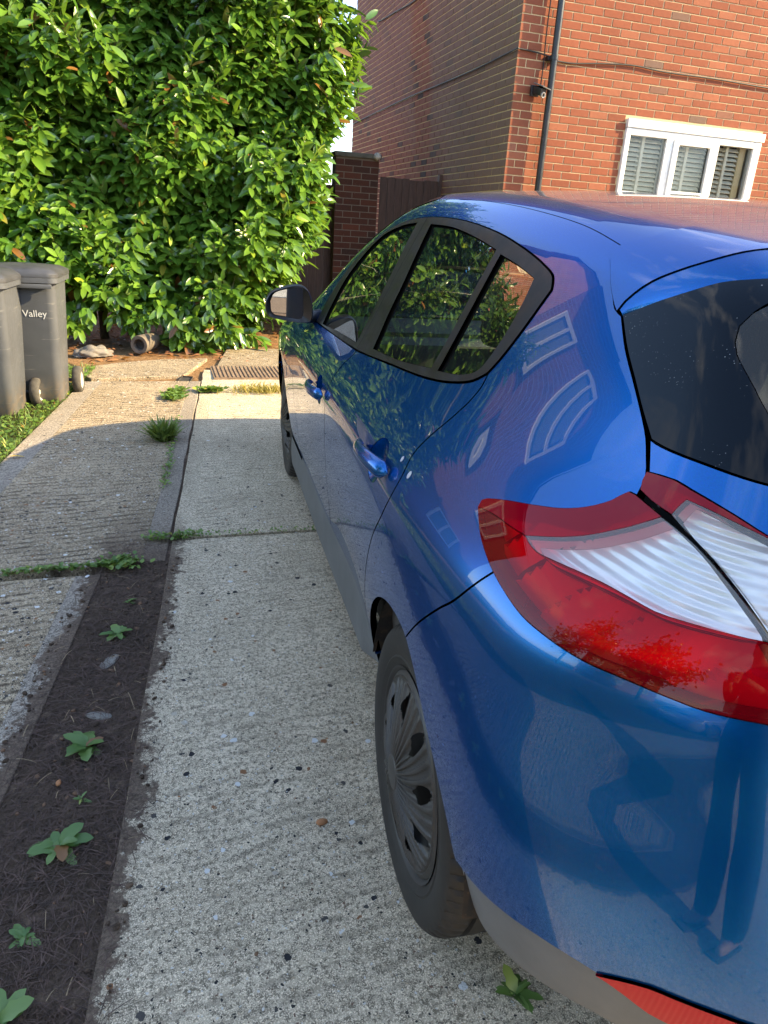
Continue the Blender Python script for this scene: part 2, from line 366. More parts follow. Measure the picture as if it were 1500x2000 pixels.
# ============================================================ ground, drive slabs, verge
def m_concrete(name, lo, hi, ridge, stones, seed=0.0, rot=-0.10, dirt=None):
    t = NT(name); p = t.world()
    mp = t.new('Mapping'); mp.inputs['Rotation'].default_value = (0, 0, rot); mp.inputs['Location'].default_value = (seed, seed * 1.7, 0); t.l.new(p, mp.inputs['Vector']); v = mp.outputs['Vector']
    big = t.noise(v, 1.3, 6, 0.62); mid = t.noise(v, 9, 6, 0.65); fine = t.noise(v, 95, 5, 0.72); grit = t.noise(v, 330, 3, 0.65)
    base = t.ramp(mid, [(0.30, lo), (0.70, hi)])
    base = t.mix(t.val(big, 0.38, 0.68, 0.0, 0.60), base, tuple(c * 0.60 for c in lo))
    # dark pits and pale sand grains of the worn surface
    base = t.mix(t.val(fine, 0.47, 0.56, 0.0, 0.85), base, tuple(c * 0.30 for c in lo))
    base = t.mix(t.val(grit, 0.50, 0.62, 0.0, 0.75), base, tuple(min(1, c * 1.45) for c in hi))
    # tamped ridges across the drive
    xyz = sep(t, v); warp = t.noise(v, 2.2, 4)
    yy = t.math('ADD', xyz[1], t.math('MULTIPLY', warp, 0.09))
    fr_ = t.math('SINE', t.math('MULTIPLY', yy, 2 * math.pi / 0.046)); br = t.noise(v, 14, 4, 0.7)
    rg = t.math('MULTIPLY', t.val(fr_, 0.15, 0.95), t.val(br, 0.40, 0.60))
    gp = t.val(t.noise(v, 0.9, 2), 0.30, 0.55)
    base = t.mix(t.math('MULTIPLY', t.math('MULTIPLY', rg, gp), ridge), base, tuple(c * 0.33 for c in lo))
    # exposed aggregate: stones of several colours
    wob = t.new('VectorMath'); wob.operation = 'MULTIPLY_ADD'; t.l.new(t.noise(v, 60, 3, 0.6, 'Color'), wob.inputs[0]); wob.inputs[1].default_value = (.016, .016, .016); t.l.new(v, wob.inputs[2]); vw = wob.outputs[0]
    vor = t.new('TexVoronoi'); vor.inputs['Scale'].default_value = 42; t.l.new(vw, vor.inputs['Vector'])
    cs = sep(t, vor.outputs['Color'])
    pick = t.math('MULTIPLY', t.math('LESS_THAN', vor.outputs['Distance'], t.val(cs[2], 0, 1, .12, .42)), t.math('GREATER_THAN', cs[0], 1 - stones))
    scol = t.ramp(cs[1], [(0.0, (0.025, 0.026, 0.03)), (0.30, (0.07, 0.065, 0.06)), (0.50, (0.24, 0.12, 0.06)), (0.66, (0.45, 0.40, 0.32)), (0.82, (0.62, 0.62, 0.60)), (1.0, (0.20, 0.19, 0.18))], 'CONSTANT')
    base = t.mix(pick, base, scol)
    vor2 = t.new('TexVoronoi'); vor2.inputs['Scale'].default_value = 130; t.l.new(vw, vor2.inputs['Vector']); c2 = sep(t, vor2.outputs['Color'])
    pick2 = t.math('MULTIPLY', t.math('LESS_THAN', vor2.outputs['Distance'], 0.34), t.math('GREATER_THAN', c2[0], 1 - stones * 1.3))
    base = t.mix(pick2, base, t.ramp(c2[1], [(0.0, (0.03, 0.03, 0.03)), (0.35, (0.55, 0.53, 0.48)), (0.7, (0.16, 0.10, 0.07)), (0.85, (0.42, 0.33, 0.22))], 'CONSTANT'))
    if dirt:          # soil washed over the edge of the slab, in ragged tongues
        a_, b_, sg, wd = dirt; q = sep(t, p); dist = t.math('MULTIPLY', t.math('SUBTRACT', q[0], t.math('ADD', t.math('MULTIPLY', q[1], a_), b_)), sg)
        dn = t.math('ADD', t.math('MULTIPLY', t.noise(p, 4.5, 6, 0.75), 0.7), t.math('MULTIPLY', t.noise(p, 40, 4, 0.7), 0.5))
        lim = t.math('MULTIPLY', t.math('SUBTRACT', dn, 0.46), wd * 1.7); df = t.val(t.math('SUBTRACT', lim, dist), -0.006, 0.014)
        df = t.math('MULTIPLY', df, t.val(q[1], 2.8, 3.3, 0.95, 0.12))
        base = t.mix(df, base, t.ramp(t.noise(p, 120, 5, 0.7), [(0.3, (0.042, 0.029, 0.021)), (0.7, (0.190, 0.138, 0.100))]))
    t.to(base, 'Base Color'); t.set(Roughness=0.9); t.b.inputs['Specular IOR Level'].default_value = 0.25
    h = t.math('ADD', t.math('MULTIPLY', fine, 0.6), t.math('MULTIPLY', t.math('MULTIPLY', rg, gp), -0.9 * ridge))
    h = t.math('ADD', h, t.math('MULTIPLY', pick, 0.35))
    t.bump(h, 1.0, 0.009); return t.mat
def m_soil(name, c1, c2, scale=30, bump=0.9):
    t = NT(name); v = t.world(); n1 = t.noise(v, scale, 8, 0.75); n2 = t.noise(v, 3, 4)
    c = t.ramp(n1, [(0.3, c1), (0.72, c2)]); c = t.mix(t.val(n2, 0.4, 0.7, 0, 0.5), c, tuple(q * 0.6 for q in c1)); c = t.mix(t.val(t.noise(v, 11, 5, 0.7), 0.56, 0.70, 0, 0.55), c, tuple(min(1, q * 1.9) for q in c2))
    t.to(c, 'Base Color'); t.set(Roughness=0.95); t.b.inputs['Specular IOR Level'].default_value = 0.15; t.bump(n1, bump, 0.02); return t.mat
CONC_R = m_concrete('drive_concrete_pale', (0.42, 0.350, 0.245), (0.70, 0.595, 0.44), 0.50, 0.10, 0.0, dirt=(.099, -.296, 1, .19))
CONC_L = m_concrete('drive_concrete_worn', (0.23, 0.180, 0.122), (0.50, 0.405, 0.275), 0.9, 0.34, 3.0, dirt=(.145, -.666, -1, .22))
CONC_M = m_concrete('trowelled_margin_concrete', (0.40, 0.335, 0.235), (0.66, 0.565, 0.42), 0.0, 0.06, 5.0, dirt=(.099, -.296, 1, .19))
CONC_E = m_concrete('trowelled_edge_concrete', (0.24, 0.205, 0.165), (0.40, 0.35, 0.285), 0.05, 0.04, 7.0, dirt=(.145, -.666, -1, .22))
SOIL = m_soil('dark_soil', (0.042, 0.029, 0.021), (0.190, 0.138, 0.100), 90)
LITTER = m_soil('leaf_litter_earth', (0.13, 0.072, 0.034), (0.33, 0.20, 0.10), 26)
VERGE = m_soil('verge_earth', (0.035, 0.035, 0.016), (0.10, 0.09, 0.040), 40)
def sheet(name, poly, dz, mat, thick=0.0, parent=None, bev=0.006, kind='structure'):
    """flat-topped slab that follows the fall of the ground"""
    bm = bmesh.new(); vs = [bm.verts.new((x, y, G(x, y) + dz)) for x, y in poly]; f = bm.faces.new(vs)
    if f.normal.z < 0: f.normal_flip()
    if thick > 0:
        ext = bmesh.ops.extrude_face_region(bm, geom=[f]); nv = [e for e in ext['geom'] if isinstance(e, bmesh.types.BMVert)]
        for v in nv: v.co.z -= thick
        bm.normal_update(); bmesh.ops.recalc_face_normals(bm, faces=bm.faces)
        top = [e for e in bm.edges if all(abs(v.co.z - (G(v.co.x, v.co.y) + dz)) < 1e-4 for v in e.verts)]
        if bev: bmesh.ops.bevel(bm, geom=top, offset=bev, segments=2, profile=0.5, affect='EDGES')
    me = bpy.data.meshes.new(name); bm.to_mesh(me); bm.free(); o = link(name, me, mat, parent)
    if kind: o['kind'] = kind
    return o
sheet('ground', [(-200, -200), (200, -200), (200, 200), (-200, 200)], -0.045, m_soil('earth', (0.10, 0.085, 0.06), (0.20, 0.17, 0.12), 8))
def xr_(y): return -.20 + .099 * (y - .97)       # left edge of the pale slabs
def xl_(y): return -.44 + .145 * (y - 1.56) if not hasattr(y, 'shape') else -.44 + .145 * (y - 1.56)      # right edge of the worn slabs
def xv_(y): return -.87 + .140 * (y - 4.08)      # edge of the verge
jag = random.Random(3)
def edge(fx, y0, y1, n, amp):
    return [(fx(y) + jag.uniform(-amp, amp), y) for y in np.linspace(y0, y1, n)]
MG = 0.085                                        # trowelled margin width
for (y0, y1) in ((-4.2, 2.985), (3.01, 5.585), (5.62, 6.40)):
    e0 = edge(xr_, y0, y1, 14, .004)
    sheet('driveway_slab', [(x + MG, y) for x, y in e0] + [(4.4, y1 - .01), (4.4, y0)], 0.0, CONC_R, 0.09, bev=.0025)
    sheet('slab_margin', e0 + [(x + MG + .006, y) for x, y in e0[::-1]], -0.0012, CONC_M, 0.085, bev=.004)
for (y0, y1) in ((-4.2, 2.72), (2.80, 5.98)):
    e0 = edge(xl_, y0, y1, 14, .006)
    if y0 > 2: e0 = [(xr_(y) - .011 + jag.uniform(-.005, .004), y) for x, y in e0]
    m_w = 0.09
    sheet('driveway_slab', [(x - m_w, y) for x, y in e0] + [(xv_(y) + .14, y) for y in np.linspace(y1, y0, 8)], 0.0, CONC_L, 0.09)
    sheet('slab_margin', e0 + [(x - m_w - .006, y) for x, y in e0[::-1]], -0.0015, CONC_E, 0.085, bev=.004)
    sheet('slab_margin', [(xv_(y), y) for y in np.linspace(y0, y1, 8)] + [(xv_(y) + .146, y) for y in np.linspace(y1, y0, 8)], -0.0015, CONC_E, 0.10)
sheet('driveway_slab', [(xv_(6.05) + .05, 6.03), (.16, 6.16), (.40, 6.86), (.0, 6.80), (-.35, 6.66), (-.72, 6.40)], 0.006, CONC_L, 0.09)
sheet('driveway_slab', [(.44, 6.43), (4.4, 6.43), (4.4, 7.38), (.62, 7.36)], 0.003, CONC_L, 0.09)
sheet('soil_strip', [(-.95, -4.2), (xr_(-4.2) + .02, -4.2)] + [(xr_(y) + .02, y) for y in (0, 2, 4, 6)] + [(.05, 6.0)] + [(xl_(y) - .03, y) for y in (5.5, 4, 2, 0)], -0.009, SOIL)
sheet('earth_bed', [(-9, 6.0), (6, 6.0), (6, 13), (-9, 13)], -0.022, LITTER)
sheet('verge', [(-9, -4.2), (xv_(-4.2), -4.2), (xv_(6.4), 6.4), (-.9, 6.9), (-9, 6.9)], -0.018, VERGE)
# ribbed metal access cover
cover = empty('manhole_cover', (0, 0, 0)); tag(cover, 'rusty ribbed rectangular metal access cover set in the drive beyond the front wheel', 'manhole cover')
RUST = simple('rusty_iron', (0.22, 0.155, 0.105), 0.85, 0.2, var=0.4, vscale=30, bump=0.4, bscale=120)
m = MB(); zz = G(.8, 6.28)
m.box(.40, 1.10, 6.02, 6.55, zz - .02, zz + .006); m.build('cover_frame', RUST, cover)
m = MB()
for i in range(20): m.box(.42 + i * .034, .42 + i * .034 + .017, 6.04, 6.53, zz + .006, zz + .013)
o = m.build('ribs', RUST, cover); o['kind'] = 'stuff'
# dark drain slot between the slabs
dr = empty('drain_channel', (0, 0, 0)); tag(dr, 'dark open drain slot between the two concrete strips near the hedge', 'drain')
DRK = simple('recess_dark', (0.035, 0.032, 0.03), 0.7, var=0.3, vscale=30, bump=0.4)  # near-black: the recess shade is put into the colour
m = MB()
pts = [(.045, 5.66), (.135, 5.60), (.235, 6.13), (.15, 6.16)]
for a, b in zip(pts, pts[1:] + pts[:1]):
    m.add([(a[0], a[1], G(*a) + .002), (b[0], b[1], G(*b) + .002), (b[0], b[1], G(*b) - .06), (a[0], a[1], G(*a) - .06)], [(0, 1, 2, 3)])
m.build('channel_wall', DRK, dr)
m = MB(); m.add([(x, y, G(x, y) - .010) for x, y in pts], [(0, 1, 2, 3)]); m.build('channel_bed', DRK, dr)
# ============================================================ brick house with its white window
HX, HY, HZ0 = 3.513, 7.539, 3.4614     # corner; HZ0 = height of one bed joint
def m_brick(name, ramp, rnd, wash_bounce=None, white=0.4):
    t = NT(name); 
    if rnd == 'obj': rv = t.new('ObjectInfo').outputs['Random']
    else: rv = t.new('NewGeometry').outputs['Random Per Island']
    p = t.world(); n1 = t.noise(p, 28, 6, 0.7); n2 = t.noise(p, 7, 4); n3 = t.noise(p, 120, 3)
    c = t.ramp(rv, ramp, 'LINEAR')
    c = t.mix(t.val(n1, 0.45, 0.80, 0.0, 0.30), c, (0.14, 0.045, 0.025))
    if wash_bounce:
        y_ = sep(t, p); yy = t.math('ADD', y_[1], t.math('MULTIPLY', t.math('SUBTRACT', n2, 0.5), 0.5))
        slant = t.math('ADD', yy, t.math('MULTIPLY', y_[2], -0.30))
        band = t.math('MULTIPLY', t.val(slant, 9.05, 9.25, 0, 1), t.val(slant, 9.72, 9.95, 1, 0))     # an unwashed red strip
        low = t.math('MULTIPLY', t.val(t.math('ADD', y_[2], t.math('MULTIPLY', yy, -0.16)), 0.55, 1.25, 1, 0), t.val(yy, 9.0, 9.8, 0, 1))
        red = t.math('MAXIMUM', band, t.math('MULTIPLY', low, 0.8))
        w = t.math('MULTIPLY', t.math('SUBTRACT', 1.0, red), t.val(n1, 0.2, 0.6, 0.55, 0.85))
        c = t.mix(w, c, t.mix(t.val(yy, 7.6, 11.5), wash_bounce[0], wash_bounce[1]))
    else:
        c = t.mix(t.val(t.noise(p, 55, 5, 0.8), 0.64, 0.72, 0, white), c, (0.62, 0.50, 0.40))
    c = t.mix(t.val(t.noise(p, 1.1, 5, 0.65), 0.35, 0.70, 0.0, 0.30), c, (0.10, 0.055, 0.040)); t.to(c, 'Base Color'); t.set(Roughness=0.88); t.b.inputs['Specular IOR Level'].default_value = 0.2
    t.bump(t.math('ADD', n1, t.math('MULTIPLY', n3, 0.6)), 0.5, 0.004); return t.mat
RF = [(0.0, (0.235, 0.070, 0.038)), (0.35, (0.290, 0.092, 0.049)), (0.65, (0.255, 0.078, 0.043)), (0.970, (0.330, 0.118, 0.065)), (0.976, (0.21, 0.10, 0.07)), (1.0, (0.17, 0.11, 0.085))]
RS = [(0.0, (0.20, 0.075, 0.045)), (0.5, (0.26, 0.095, 0.055)), (0.93, (0.22, 0.08, 0.05)), (0.95, (0.055, 0.04, 0.038)), (1.0, (0.045, 0.035, 0.035))]
BR_O = m_brick('brick_red_single', RF, 'obj'); BR_F = m_brick('brick_red', RF, 'isl')
BR_S = m_brick('brick_wash_bounce', RS, 'isl', wash_bounce=((0.185, 0.135, 0.095), (0.200, 0.112, 0.095)))  # cement film, lightened and warmed in place of bounce light
def m_mortar(name, col):
    t = NT(name); p = t.world(); n = t.noise(p, 60, 6, 0.7); n2 = t.noise(p, 4, 3)
    c = t.ramp(n, [(0.3, tuple(q * 0.7 for q in col)), (0.7, col)]); t.to(t.mix(t.val(n2, 0.4, 0.7, 0, 0.35), c, tuple(q * 0.75 for q in col)), 'Base Color')
    t.set(Roughness=0.95); t.bump(n, 0.5, 0.004); return t.mat
MOR_F = m_mortar('mortar_sandy', (0.66, 0.49, 0.28)); MOR_S = m_mortar('mortar_side', (0.78, 0.60, 0.32))
WHITE = simple('white_upvc', (0.78, 0.78, 0.76), 0.35, var=0.05, vscale=14)
house = empty('brick_house', (HX, HY, G(HX, HY))); house_inv = house.location.copy()
tag(house, 'red brick house with a black downpipe at its corner and a white shuttered window', 'house')
WX0, WX1, WZ0, WZ1 = 4.872, 6.652, 1.862, 2.605
FX1, ZT, YB = 10.5, 5.75, 14.19
def hv(v): return (v[0] - house_inv.x, v[1] - house_inv.y, v[2] - house_inv.z)
def core():
    m = MB(); z0 = -.3; y = HY + .007
    def q(x0, x1, za, zb): m.add([hv((x0, y, za)), hv((x1, y, za)), hv((x1, y, zb)), hv((x0, y, zb))], [(0, 1, 2, 3)])
    q(HX + .007, WX0, z0, ZT); q(WX1, FX1, z0, ZT); q(WX0, WX1, z0, WZ0); q(WX0, WX1, WZ1, ZT)
    for (x0, x1, za, zb) in ((WX0, WX0, WZ0, WZ1), (WX1, WX1, WZ0, WZ1)):
        m.add([hv((x0, y, za)), hv((x0, y + .25, za)), hv((x0, y + .25, zb)), hv((x0, y, zb))], [(0, 1, 2, 3)])
    m.add([hv((WX0, y, WZ0)), hv((WX1, y, WZ0)), hv((WX1, y + .25, WZ0)), hv((WX0, y + .25, WZ0))], [(0, 1, 2, 3)])
    m.add([hv((FX1, y, z0)), hv((FX1, YB, z0)), hv((FX1, YB, ZT)), hv((FX1, y, ZT))], [(0, 1, 2, 3)])
    m.add([hv((HX + .007, YB, z0)), hv((FX1, YB, z0)), hv((FX1, YB, ZT)), hv((HX + .007, YB, ZT))], [(3, 2, 1, 0)])
    m.build('front_wall', MOR_F, house)
    m = MB(); x = HX + .007
    m.add([hv((x, HY + .007, z0)), hv((x, YB, z0)), hv((x, YB, ZT)), hv((x, HY + .007, ZT))], [(3, 2, 1, 0)])
    m.build('side_wall', MOR_S, house)
core()
BL, BH, BD = .2135, .0645, .0055
def brick_geo(L, ch=.002, seed=0):
    """face of one brick with chamfered edges, standing proud of the joint; local x along, z up, -y out"""
    r_ = random.Random(seed); j = lambda: r_.uniform(-.0012, .0012)
    o_ = [(0 + j(), 0, 0 + j()), (L + j(), 0, 0 + j()), (L + j(), 0, BH + j()), (0 + j(), 0, BH + j())]
    fr_ = [(ch, -BD, ch), (L - ch, -BD, ch), (L - ch, -BD, BH - ch), (ch, -BD, BH - ch)]
    md = [(x + (0), -BD + ch, z) for (x, _, z) in o_]
    vs = [(x, 0, z) for x, _, z in o_] + md + fr_
    fs = [(8, 9, 10, 11)] + [(4 + i, 4 + (i + 1) % 4, 8 + (i + 1) % 4, 8 + i) for i in range(4)] + [(i, (i + 1) % 4, 4 + (i + 1) % 4, 4 + i) for i in range(4)]
    return vs, fs
proto = {}
for L_ in (BL, .1015):
    for sd in range(3):
        vs, fs = brick_geo(L_, seed=sd); m = MB(); m.add(vs, fs); me = m.mesh('brick'); me.materials.append(BR_O); proto[(L_, sd)] = me
front_objs = []; frontstuff = MB(); sidestuff = MB()
def courses():
    k0 = int((HZ0 - ZT) / .075) - 1; k1 = int((HZ0 + .2) / .075) + 1
    for k in range(k0, k1): yield k, HZ0 - .075 * k - .005 - BH       # bottom of the brick course below joint k
for k, zb in courses():
    if zb > ZT - .07 or zb < -.25: continue
    u = 0.0; first = True
    while HX + u < FX1 - .1:
        L_ = (.1015 if (k % 2 == 0) else BL) if first else BL
        x0, x1 = HX + u + (0 if first else .005), HX + u + (L_ if first else .005 + BL)
        first_here = first; u = u + ((.1015 if k % 2 == 0 else BL) + .0055 if first else .225); first = False
        a, b = x0, x1
        ins = zb + BH > WZ0 - .002 and zb < WZ1 + .002
        segs = [(a, b)]
        if ins:
            segs = []
            if a < WX0 - .02: segs.append((a, min(b, WX0 - .008)))
            if b > WX1 + .02: segs.append((max(a, WX1 + .008), b))
        for (sa, sb) in segs:
            full = abs(sb - sa - BL) < .004 or abs(sb - sa - .1015) < .004
            dist = math.hypot(sa, HY); ang = math.degrees(math.atan2(sa, HY))
            if full and zb > 1.70 and zb < 3.75 and sb < 6.9: front_objs.append((dist + abs(zb - 2.8) * .3, sa, sb, zb))
            else:
                vs, fs = brick_geo(sb - sa, seed=rng.randrange(50)); dep = rng.uniform(-.001, .001)
                frontstuff.add([hv((sa + v[0], HY + .007 + v[1] * 1.0 - .0005 + dep, zb + v[2])) for v in vs], fs)
    u = 0.0; first = True
    while HY + u < YB - .1:
        L_ = (BL if (k % 2 == 0) else .1015) if first else BL
        y0 = HY + u + (0 if first else .005); y1 = y0 + L_
        u = u + (L_ + .0055 if first else .225); first = False
        vs, fs = brick_geo(min(y1, YB) - y0, seed=rng.randrange(50)); dep = rng.uniform(-.001, .001)
        if zb > .3: sidestuff.add([hv((HX + .007 + v[1] * .9 + dep, y0 + v[0], zb + v[2])) for v in vs], [f[::-1] for f in fs])
front_objs.sort()
for i, (_, sa, sb, zb) in enumerate(front_objs):
    if i < 300:
        me = proto[(BL if sb - sa > .15 else .1015, rng.randrange(3))]
        o = bpy.data.objects.new('brick', me); COL.objects.link(o); o.parent = house
        o.location = hv((sa, HY + .007 + rng.uniform(-.001, .001), zb)); o.rotation_euler = (0, rng.uniform(-.004, .004), 0)
    else:
        vs, fs = brick_geo(sb - sa, seed=rng.randrange(50)); frontstuff.add([hv((sa + v[0], HY + .007 + v[1], zb + v[2])) for v in vs], fs)
tag(frontstuff.build('front_brickwork', BR_F, house), kind='stuff'); tag(sidestuff.build('side_brickwork', BR_S, house), kind='stuff')
# roof over the top of the walls (above the picture)
TILE = simple('roof_tiles', (0.16, 0.075, 0.05), 0.85, var=0.35, vscale=9, bump=0.5, bscale=40)
m = MB(); xa, xb = HX - .12, FX1 + .3; ym = (HY + YB) / 2
m.add([hv(v) for v in [(xa, HY - .35, ZT - .05), (xb, HY - .35, ZT - .05), (xb, ym, ZT + 2.1), (xa, ym, ZT + 2.1), (xa, YB + .35, ZT - .05), (xb, YB + .35, ZT - .05)]], [(0, 1, 2, 3), (3, 2, 5, 4)]); m.build('roof', TILE, house)
m = MB(); m.add([hv(v) for v in [(HX + .02, HY, ZT - .02), (HX + .02, YB, ZT - .02), (HX + .02, ym, ZT + 2.0)]], [(0, 2, 1)]); m.build('gable', BR_S, house)
# ---- window
win = empty('window', (0, 0, 0), parent=house)
def wbox(nm, x0, x1, y0, y1, z0, z1, mat=WHITE, bev=.006):
    m = MB(); a, b = hv((x0, y0, z0)), hv((x1, y1, z1)); m.box(a[0], b[0], a[1], b[1], a[2], b[2], bev=bev); return m.build(nm, mat, win, auto=40)
yf = HY - .028
wbox('lintel_board', WX0 - .004, WX1 + .02, yf - .012, HY + .05, 2.522, WZ1, bev=.004)
wbox('frame_stile', WX0, 4.928, yf, HY + .06, WZ0, 2.519); wbox('frame_stile', 6.555, WX1, yf, HY + .06, WZ0, 2.519)
wbox('frame_head', 4.9285, 6.5545, yf + .002, HY + .06, 2.452, 2.5185); wbox('frame_sill', 4.9285, 6.5545, yf + .002, HY + .06, WZ0 + .001, 1.905)
wbox('mullion', 5.392, 5.478, yf + .001, HY + .06, 1.9055, 2.4515); wbox('mullion', 6.028, 6.088, yf + .001, HY + .06, 1.9055, 2.4515)
# opening casement in the middle stands a little proud
wbox('casement_stile', 5.482, 5.548, yf - .018, HY, 1.907, 2.450); wbox('casement_stile', 5.960, 6.026, yf - .018, HY, 1.907, 2.450)
wbox('casement_rail', 5.5485, 5.9595, yf - .016, HY, 2.404, 2.449); wbox('casement_rail', 5.5485, 5.9595, yf - .016, HY, 1.908, 1.945)
m = MB(); a = hv((WX0, HY + .07, WZ0 - .03)); b = hv((WX1, 0, 0)); m.box(a[0], b[0], hv((0, HY - .07, 0))[1], hv((0, HY + .03, 0))[1], a[2], a[2] + .029, bev=.004); m.build('window_ledge', WHITE, win, auto=40)
WGLASS = m_glass('window_glass', (0.96, 0.97, 0.96), ior=1.22)
for (x0, x1, z0, z1, y_) in ((4.929, 5.3915, 1.9055, 2.4515, yf + .03), (5.549, 5.9595, 1.9455, 2.4035, yf + .012), (6.0885, 6.5545, 1.9055, 2.4515, yf + .03)):
    m = MB(); a, b = hv((x0, y_, z0)), hv((x1, y_ + .006, z1)); m.box(a[0], b[0], a[1], b[1], a[2], b[2]); m.build('pane', WGLASS, win)
SLAT = simple('shutter_slats', (0.66, 0.60, 0.47), 0.55, var=0.08)
sl = MB(); sl.box(-.5, .5, -.028, .028, -.004, .004); SL_ME = sl.mesh('slat'); SL_ME.materials.append(SLAT)
for (x0, xm, x1) in ((4.935, 5.155, 5.392), (5.50, 5.735, 5.99), (6.09, 6.27, 6.44)):
    for (a, b) in ((x0, xm - .018), (xm + .018, x1)):
        for i in range(12):
            o = bpy.data.objects.new('slat', SL_ME); COL.objects.link(o); o.parent = win
            o.location = hv(((a + b) / 2, HY + .085, 1.90 + i * .0475)); o.scale = (b - a, 1, 1); o.rotation_euler = (R(38), 0, 0)
    m = MB(); a, b = hv((xm - .018, HY + .052, 1.86)), hv((xm + .018, HY + .115, 2.50)); m.box(a[0], b[0], a[1], b[1], a[2], b[2]); m.build('shutter_stile', SLAT, win)
m = MB(); a, b = hv((6.445, HY + .062, 1.86)), hv((6.53, HY + .12, 2.50)); m.box(a[0], b[0], a[1], b[1], a[2], b[2]); m.build('lit_reveal_strip', simple('sunlit_tan', (0.50, 0.38, 0.20), 0.6), win)  # sunlit strip of the reveal, its warm light put into the colour
m = MB(); a, b = hv((WX0, HY + .26, WZ0)), hv((WX1, HY + 1.5, WZ1)); m.add([(a[0], a[1], a[2]), (b[0], a[1], a[2]), (b[0], a[1], b[2]), (a[0], a[1], b[2])], [(0, 1, 2, 3)]); m.build('dark_backing', simple('room_shade', (0.03, 0.028, 0.025), 0.9), win)  # flat dark sheet stands in for the unlit room
# ---- downpipe, bracket
PIPE = simple('black_pipe', (0.022, 0.022, 0.024), 0.32, var=0.2)
m = MB(); px_, py_ = 3.880, HY - .080
m.tube([hv((px_, py_, -.1)), hv((px_, py_, 2.0)), hv((px_, py_, 4.0)), hv((px_, py_, ZT))], .034, 20); o = m.build('downpipe', PIPE, house, auto=40); o['label'] = 'black plastic downpipe'
for z in (3.035, 1.2, 4.9):
    m = MB(); m.lathe([(.034, -.022), (.040, -.020), (.040, .020), (.034, .022)], 20, Matrix.Translation(hv((px_, py_, z)))); m.box(*[c for pr in zip(hv((px_ - .055, py_ + .02, z - .02)), hv((px_ + .055, HY + .004, z + .02))) for c in pr]); m.build('pipe_bracket', PIPE, house, auto=40)
# ---- cables
CABLE = simple('black_cable', (0.012, 0.012, 0.012), 0.5)
def cable(name, pts, r, label):
    b0 = Vector(pts[0]); m = MB(); P_ = cr_simple(pts); m.tube([Vector(p) - b0 for p in P_], r, 6); o = m.build(name, CABLE, None, smooth=True); o.location = b0
    tag(o, label, 'cable'); return o
def cr_simple(pts, k=6):
    pts = [Vector(p) for p in pts]; out = []
    for i in range(len(pts) - 1):
        p0 = pts[max(i - 1, 0)]; p1 = pts[i]; p2 = pts[i + 1]; p3 = pts[min(i + 2, len(pts) - 1)]
        for j in range(k):
            t = j / k; out.append(0.5 * ((2 * p1) + (-p0 + p2) * t + (2 * p0 - 5 * p1 + 4 * p2 - p3) * t * t + (-p0 + 3 * p1 - 3 * p2 + p3) * t ** 3))
    return out + [pts[-1]]
cs = HX - .006 - .008; cf = HY - .006 - .008
cable('wall_cable', [(cs, 14.1, 3.07), (cs, 12.7, 3.085), (cs, 10.9, 3.09), (cs, 9.7, 3.075), (cs, 8.55, 3.068), (cs, 7.8, 3.08), (cs, 7.53, 3.085), (3.52, cf, 3.085), (3.64, cf, 3.08), (3.78, cf - .02, 3.062), (3.85, cf - .03, 3.045)], .0075, 'thin black cable running along the shaded side wall to the downpipe')
cable('wall_cable', [(3.90, cf - .03, 3.035), (3.95, cf, 3.028), (4.14, cf, 3.026), (4.49, cf, 3.062), (4.85, cf, 3.083), (5.23, cf, 3.066), (5.88, cf, 3.069), (6.58, cf, 3.057), (7.6, cf, 3.05)], .0075, 'thin black cable sagging across the sunlit wall above the white window')
cable('wall_cable', [(cs, 12.75, 4.36), (cs, 12.5, 4.33), (cs, 11.75, 4.284), (cs, 10.9, 4.23), (cs, 9.8, 4.25), (cs, 8.4, 4.27)], .0075, 'thin black cable high on the shaded side wall near the top of the picture')
cable('wall_cable', [(3.79, cf, 4.2), (3.80, cf, 3.7), (3.795, cf, 3.3), (3.80, cf, 3.1), (3.805, cf, 2.95), (3.80, cf, 2.80)], .006, 'thin black cable dropping beside the downpipe to the security camera')
# ---- security camera
cc_ = empty('security_camera', (3.735, HY - .01, 2.74)); tag(cc_, 'small black security camera with a tilted hood, fixed to the wall beside the downpipe', 'camera')
m = MB(); m.box(-.045, .045, -.03, 0, -.05, .05, bev=.008); m.build('mount_plate', BLACK_ := simple('camera_black', (0.018, 0.018, 0.02), 0.4), cc_, auto=40)
Mc = Matrix.Translation((.02, -.085, -.005)) @ Matrix.Rotation(R(20), 4, 'X') @ Matrix.Rotation(R(18), 4, 'Z')
m = MB(); m.box(-.04, .04, -.06, .06, -.035, .035, M=Mc, bev=.012); m.build('camera_body', BLACK_, cc_, auto=40)
m = MB(); m.box(-.062, .062, -.085, .06, .040, .050, M=Mc @ Matrix.Rotation(R(14), 4, 'Y'), bev=.004); m.build('hood', simple('grey_hood', (0.16, 0.16, 0.165), 0.35, 0.3), cc_, auto=40)
Ml = Mc @ Matrix.Translation((.0, -.061, -.022)) @ Matrix.Rotation(R(90), 4, 'X')
m = MB(); m.lathe([(.0005, .004), (.016, .004), (.020, .012), (.026, .012), (.028, 0), (.028, -.01)], 24, Ml); m.build('lens_ring', simple('lens_ring_grey', (0.42, 0.42, 0.43), 0.3, 0.4), cc_, auto=30)
m = MB(); m.lathe([(.0005, .006), (.010, .0055), (.0155, .004)], 20, Ml); m.build('lens', simple('lens_black', (0.004, 0.004, 0.005), 0.05), cc_, smooth=True)
